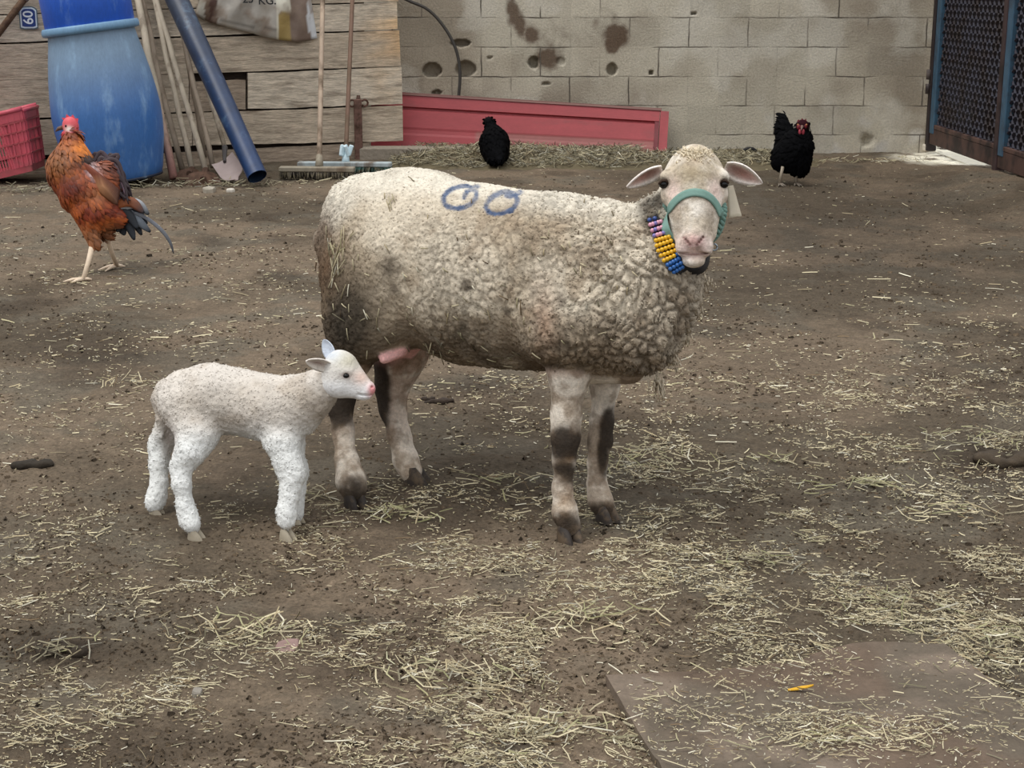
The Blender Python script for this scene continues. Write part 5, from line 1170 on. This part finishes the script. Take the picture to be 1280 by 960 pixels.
def lump(name, px, py, rx, ry, h, n, col, label, cat, m, seed):
    c = gp(px, py); r = np.random.default_rng(seed); B_ = Body()
    for i in range(n):
        a = r.uniform(0, 6.28); q = math.sqrt(r.uniform(0, 1)); B_.ell(c + [rx * q * math.cos(a) * .8, ry * q * math.sin(a) * .8, h * .25 * r.uniform(.2, 1)], np.array([1, 1, .7]) * h * r.uniform(.45, .9), k=.01)
    V, Q = B_.build(.006); V = V + vnormals(V, Q) * ((fbm(V, 40, seed, 3) - .5) * .012)[:, None]
    g = G(); g.add(V, [Q], np.tile(col, (len(V), 1)) * (.7 + .6 * fbm(V, 30, seed, 3))[:, None]); return tag(mesh(name, g, m, origin=c), label, cat)
lump('dung_pile', 44, 581, .058, .022, .018, 14, lin(44, 38, 30), 'dark droppings heap on bare dirt left of the lamb', 'dung', M_dung, 1)
lump('dung_pile', 78, 812, .06, .03, .016, 16, lin(52, 44, 34), 'dark crumbly droppings with straw at the lower left', 'dung', M_dung, 2)
lump('dung_pile', 545, 503, .06, .03, .014, 14, lin(52, 42, 34), 'dark droppings under the belly of the ewe', 'dung', M_dung, 3)
lump('dung_pile', 1255, 578, .08, .05, .03, 20, lin(64, 54, 42), 'dark mound of litter at the right edge', 'dung', M_dung, 4)
def stone(px, py, w, l, h, col, label, seed, nside=7):
    c = gp(px, py); r = np.random.default_rng(seed); th = np.sort((np.arange(nside) + r.uniform(-.25, .25, nside)) / nside * 2 * math.pi); rr = r.uniform(.8, 1.1, nside)
    V = []; 
    for z, s_ in ((-.008, .95), (h * .7, 1), (h, .86)): V += [c + [w * s_ * a * math.cos(t), l * s_ * a * math.sin(t), z + r.uniform(-.1, .1) * h] for t, a in zip(th, rr)]
    V.append(c + [0, 0, h]); n = nside; F = [(i, (i + 1) % n, (i + 1) % n + n, i + n) for i in range(n)] + [(i + n, (i + 1) % n + n, (i + 1) % n + 2 * n, i + 2 * n) for i in range(n)] + [(i + 2 * n, (i + 1) % n + 2 * n, 3 * n) for i in range(n)] + [tuple(range(n))[::-1]]
    g = G(); g.add(V, F, col); return tag(mesh('stone', g, M_stone, origin=c, smooth=False), label, 'stone')
M_stone = mat('dusty_stone', rough=.9, noise_s=30, var=.15, bump=.003, bump_s=60)
stone(360, 811, .024, .036, .008, lin(138, 114, 108), 'flat pinkish stone chip lying in the straw below the lamb', 3)
stone(247, 871, .010, .014, .010, lin(132, 126, 116), 'small round grey pebble at the lower left', 4)
stone(262, 240, .045, .05, .03, lin(160, 152, 138), 'whitish stone lying in front of the hoe blades', 5)
stone(288, 240, .03, .03, .02, lin(196, 190, 178), 'small white stone in front of the shovel blade', 8)
g = G(); P0 = onz(985, 861, .025); P1 = onz(1017, 855, .028); s1_ = P0 + (P1 - P0) * np.linspace(0, 1, 9)[:, None]; ws = .0055 * np.sin(np.linspace(.25, 3.0, 9)); Pq = np.stack([s1_ + [0, w_, 0] for w_ in (0,)] , 1)
Pq = np.stack([s1_ + np.stack([0 * ws, ws * u, -.002 * abs(u) + 0 * ws], -1) for u in (-1, 0, 1)], 1); g.slab(Pq[::-1], np.array([0, 0, 1.]), .002, lin(206, 160, 56))
tag(mesh('dry_leaf', g, M_lock, origin=P0), 'narrow yellow dry leaf lying on the rubber mat', 'leaf')

# ------------------------------------------------------------------ straw
M_straw = mat('straw_litter', rough=.7, spec=.25, noise_s=50, var=.15)
def straw(C_, ang, ln, wd, tilt, K, bend=None, roll=None):
    n = len(C_); d = np.stack([np.cos(ang) * np.cos(tilt), np.sin(ang) * np.cos(tilt), np.sin(tilt)], -1); s_ = np.stack([-np.sin(ang), np.cos(ang), 0 * ang], -1); u = np.cross(d, s_)
    bend = np.zeros(n) if bend is None else bend; V = []
    for (t, wf) in ((-.5, .8), (0, 1), (.5, .75)):
        c = C_ + d * (ln * t)[:, None] + s_ * (bend * ln * (1 - 4 * t * t))[:, None]
        for (a, b) in ((-1, 0), (0, .55), (1, 0)): V.append(c + s_ * (wd * wf * a * .5)[:, None] + u * (wd * b)[:, None])
    V = np.stack(V, 1); i = (np.arange(n) * 9)[:, None]
    Q = np.concatenate([i + np.array([[k * 3 + j, k * 3 + j + 3, k * 3 + j + 4, k * 3 + j + 1]]) for k in range(2) for j in range(2)])
    return V.reshape(-1, 3), [Q], np.repeat(K, 9, 0)
sr = np.random.default_rng(21)
def dens(px, py):
    d = .17 + 0 * px
    for (x, y, a, b, k) in [(900, 620, 260, 90, .55), (1180, 560, 160, 110, .55), (1000, 720, 300, 90, .5), (700, 780, 160, 80, .55), (620, 860, 140, 80, .55), (1230, 740, 120, 90, .6), (820, 560, 110, 30, .35), (500, 640, 120, 30, .35), (330, 790, 90, 50, .4), (560, 720, 90, 40, .4), (1080, 490, 200, 40, .25), (480, 340, 300, 60, .12), (150, 380, 200, 90, .10), (640, 930, 200, 60, .5), (250, 730, 260, 60, .25), (150, 900, 240, 80, .14), (780, 470, 200, 40, .15), (1150, 880, 260, 60, .14), (1270, 830, 80, 70, .6), (300, 650, 260, 30, .15), (1060, 925, 130, 30, .3), (860, 790, 120, 30, .4), (1120, 790, 150, 30, .5)]:
        d = d + k * px_blob(px, py, x, y, a, b)
    return d * (1 - .6 * px_blob(px, py, 980, 300, 220, 100))
def rc2(n): 
    q = sr.random(n)[:, None]; a = np.where(q < .45, lin(198, 187, 155), np.where(q < .68, lin(170, 156, 124), np.where(q < .78, lin(170, 162, 128), np.where(q < .9, lin(112, 94, 70), lin(216, 210, 188)))))
    return a * (.28 + .82 * sr.random((n, 1)) ** .7)
def scatter(N_, lmin, lmax, pw, wmin, wmax, pwr, y0=205, layer=1.0):
    px = sr.uniform(-160, 1440, N_); py = y0 + (1100 - y0) * sr.random(N_) ** .85
    P = np.array([0, 0, CAM_H]) + np.stack([(px - 640) / F_PX, CT - (py - 480) / F_PX * ST, -(ST + (py - 480) / F_PX * CT)], -1) * (CAM_H / (ST + (py - 480) / F_PX * CT))[:, None]
    cl = fbm(P * [1, 1, 0], 7, 71, 3); cl2 = fbm(P * [1, 1, 0], 22, 73, 3)
    d = dens(px, py) * np.clip((cl - .36) * 5, .08, 1.6) * np.clip((cl2 - .3) * 3, .25, 1.3)
    m_ = inpoly(P[:, 0], P[:, 1], mw); d = np.where(m_, d * .33 + .5 * px_blob(px, py, 1060, 930, 130, 26) + .35 * px_blob(px, py, 1000, 850, 50, 14), d)
    keep = (sr.random(N_) < d) & ((P[:, :2] - B0) @ NU > .08) & (P[:, 1] < 10.9) & (P[:, 0] < 2.85)
    P = P[keep]; m_ = m_[keep]; n = len(P); far = P[:, 1]
    ln = lmin + (lmax - lmin) * sr.random(n) ** pw; wd = sr.uniform(wmin, wmax, n) * np.clip(far / 3.3, .8, 1.7); ln = ln * np.clip(far / 5, .85, 1.3)
    P[:, 2] = gh(P) + .003 + sr.random(n) ** 2 * .012 * layer * (d[keep] > .35); P[:, 2] = np.where(m_, P[:, 2] + MATH * .75 + .005, P[:, 2])
    a_ = sr.normal(0, 1., n) * .9 + np.where(sr.random(n) < .5, 0, 3.14)
    g = G(); return straw(P, a_, ln, wd, sr.normal(0, .10, n), rc2(n), sr.normal(0, .06, n))
g = G(); g.add(*scatter(330000, .003, .016, 2.2, .0010, .0024, 1)); nf = g.n
tag(mesh('straw_chaff', g, M_straw), 'fine straw chaff scattered over the dirt', 'straw', kind='stuff')
g = G(); g.add(*scatter(24000, .018, .075, 2.6, .0016, .0034, 1)); tag(mesh('loose_straw', g, M_straw), 'longer pale straw stalks strewn over the ground', 'straw', kind='stuff')
# dark crumbs of earth and old dung
n = 70000; px = sr.uniform(-160, 1440, n); py = 215 + 885 * sr.random(n) ** .85
P = np.array([0, 0, CAM_H]) + np.stack([(px - 640) / F_PX, CT - (py - 480) / F_PX * ST, -(ST + (py - 480) / F_PX * CT)], -1) * (CAM_H / (ST + (py - 480) / F_PX * CT))[:, None]
k_ = (sr.random(n) < np.clip((fbm(P * [1, 1, 0], 4, 171, 4) - .38) * 6, .08, 1)) & ((P[:, :2] - B0) @ NU > .08) & (P[:, 0] < 2.85) & (P[:, 1] < 10.9) & ~inpoly(P[:, 0], P[:, 1], mw); P = P[k_]; n = len(P); P[:, 2] = gh(P) - .001
sz = sr.uniform(.0025, .008, n) * (1 + sr.random(n) ** 6 * 1.5) * np.clip(P[:, 1] / 5, .8, 1.4)
g = G(); g.add(*straw(P, sr.uniform(0, 6.28, n), sz, sz * .8, sr.normal(0, .1, n), lin(*(84, 72, 58))[None] * sr.uniform(.35, 1.5, (n, 1))))
tag(mesh('earth_crumbs', g, M_dirt, smooth=False), 'small dark crumbs of earth on the ground', 'earth', kind='stuff')
# clumps
def clump(g, c, n, sx, sy, h, lmin=.03, lmax=.09, wd=.003, green=.0, kmul=1.):
    n = int(n * .8); lmin, lmax = lmin * .55, lmax * .75; q = sr.normal(0, 1, (n, 2)) * .5; P = c + np.stack([q[:, 0] * sx, q[:, 1] * sy, np.zeros(n)], -1); r2 = (q ** 2).sum(1) * 2
    P[:, 2] = gh(P) + .004 + sr.random(n) * h * np.exp(-r2); K = rc2(n) * kmul
    if green: K = mixc(K, lin(146, 146, 104), (sr.random(n) < green) * .6)
    g.add(*straw(P, sr.uniform(0, 6.28, n), sr.uniform(lmin, lmax, n), sr.uniform(.6, 1.3, n) * wd, sr.normal(0, .3, n), K, sr.normal(0, .12, n)))
g = G()
for (x, y, n, sx, sy, h, gr, km) in [(500, 645, 60, .10, .03, .02, .6, 1), (1085, 605, 60, .12, .03, .02, .7, .9), (640, 605, 60, .12, .05, .02, .2, 1), (820, 575, 120, .14, .10, .03, .3, 1), (390, 620, 40, .04, .03, .03, .1, .7), (310, 795, 90, .12, .06, .025, .3, .95), (955, 705, 60, .05, .03, .03, .2, .6), (1100, 760, 110, .13, .07, .035, .2, .7), (1255, 800, 130, .12, .10, .04, .2, .95), (1240, 560, 160, .18, .14, .05, .2, .7), (1060, 935, 130, .14, .04, .03, .2, 1), (560, 850, 120, .1, .06, .025, .2, .95), (735, 775, 120, .12, .06, .03, .2, 1), (225, 315, 20, .06, .05, .02, 0, .9), (75, 815, 50, .07, .05, .02, .1, .5), (160, 480, 30, .08, .06, .02, .1, 1), (960, 575, 40, .1, .03, .02, .3, .9), (700, 915, 120, .10, .06, .03, .1, .9), (1180, 640, 80, .12, .05, .02, .2, 1)]:
    clump(g, gp(x, y), n, sx * 1.3, sy * 1.3, h, green=gr, kmul=km)
tag(mesh('straw_clumps', g, M_straw), 'tangled clumps of straw and hay on the ground', 'straw', kind='stuff')
# mound at the wall foot
xs_ = np.linspace(-.95, 2.2, 130); ys_ = np.linspace(10.1, 11.285, 50); XX, YY = np.meshgrid(xs_, ys_)
def mound_h(X, Y):
    e = sst(10.15, 10.75, Y) * np.where(X < .9, sst(-.95, -.55, X) * (1 - sst(.75, 1.1, X) * .6), .4 * (1 - sst(1.9, 2.2, X))); P = np.stack([X, Y, 0 * X], -1)
    return e * (.075 + .06 * (fbm(P, 5, 3, 3) - .5)) + (fbm(P, 20, 4, 3) - .5) * .025 - .012
ZZ = mound_h(XX, YY); Pm = np.stack([XX, YY, ZZ], -1)
g = G(); g.grid(Pm, mixc(lin(80, 72, 54)[None, None], lin(104, 94, 72), fbm(Pm, 15, 6, 3))); 
n = 6000; X = sr.uniform(-.9, 2.15, n); Y = 10.2 + .95 * sr.random(n); Z = mound_h(X, Y); k_ = Z > .004; X, Y, Z = X[k_], Y[k_], Z[k_]; n = len(X)
g.add(*straw(np.stack([X, Y, Z + sr.uniform(0, .02, n)], -1), sr.uniform(0, 6.28, n), sr.uniform(.04, .12, n), sr.uniform(.003, .007, n), sr.normal(0, .35, n), rc2(n) * sr.uniform(.22, .8, (n, 1)), sr.normal(0, .1, n)))
tag(mesh('hay_heap', g, M_straw, origin=(.3, 10.7, 0)), 'low heap of old hay along the foot of the wall', 'hay', kind='stuff')
# litter at the foot of the boards
g = G()
for x in range(-20, 500, 14): clump(g, onz(x, 240 - x * .03, 0), 16 if x < 330 else 7, .12, .08, .05 if x < 330 else .015, .04, .11, .005, kmul=.6)
for x in range(1030, 1160, 10): clump(g, onz(x, 203, 0), 12, .10, .08, .05, .03, .09, .005, kmul=1.0 if x > 1090 else .8)
tag(mesh('litter_strip', g, M_straw), 'straw litter gathered at the foot of the boards and wall', 'straw', kind='stuff')
# straw caught in the wool
g = G()
def on_ewe(x, y, n, sx, sy, dirv, lmin, lmax, km=1.0, w=.0024):
    for i in range(n):
        h_, n_ = hit(T1, x + sr.normal(0, sx), y + sr.normal(0, sy), .005)
        if h_ is None: continue
        d = perp(n_[None], np.array([dirv]) + sr.normal(0, .35, (1, 3)))[0]; l = sr.uniform(lmin, lmax); s_ = np.cross(n_, d); P_ = np.array([h_ - d * l / 2, h_, h_ + d * l / 2 - n_ * .002]); Pq = np.stack([P_ - s_ * w / 2, P_ + n_ * w * .5, P_ + s_ * w / 2], 1); g.slab(Pq, n_, .0008, rc2(1)[0] * km)
on_ewe(421, 318, 26, 7, 16, (0, 0, -1), .02, .06, .95); on_ewe(430, 380, 22, 14, 40, (.1, 0, -1), .015, .04, .7); on_ewe(600, 330, 60, 110, 60, (.4, 0, -.8), .008, .022); on_ewe(520, 400, 24, 70, 25, (.2, 0, -1), .012, .035, .9); on_ewe(540, 440, 8, 6, 6, (.1, 0, -1), .02, .05, .9); on_ewe(620, 448, 12, 40, 5, (1, 0, -.3), .012, .03, .9); on_ewe(760, 330, 16, 50, 50, (.4, 0, -.8), .008, .02); on_ewe(484, 245, 4, 4, 8, (.2, 0, -1), .02, .04)
tag(mesh('straw_bits', g, M_straw, ewe), 'straw stalks caught in the wool', kind='stuff')
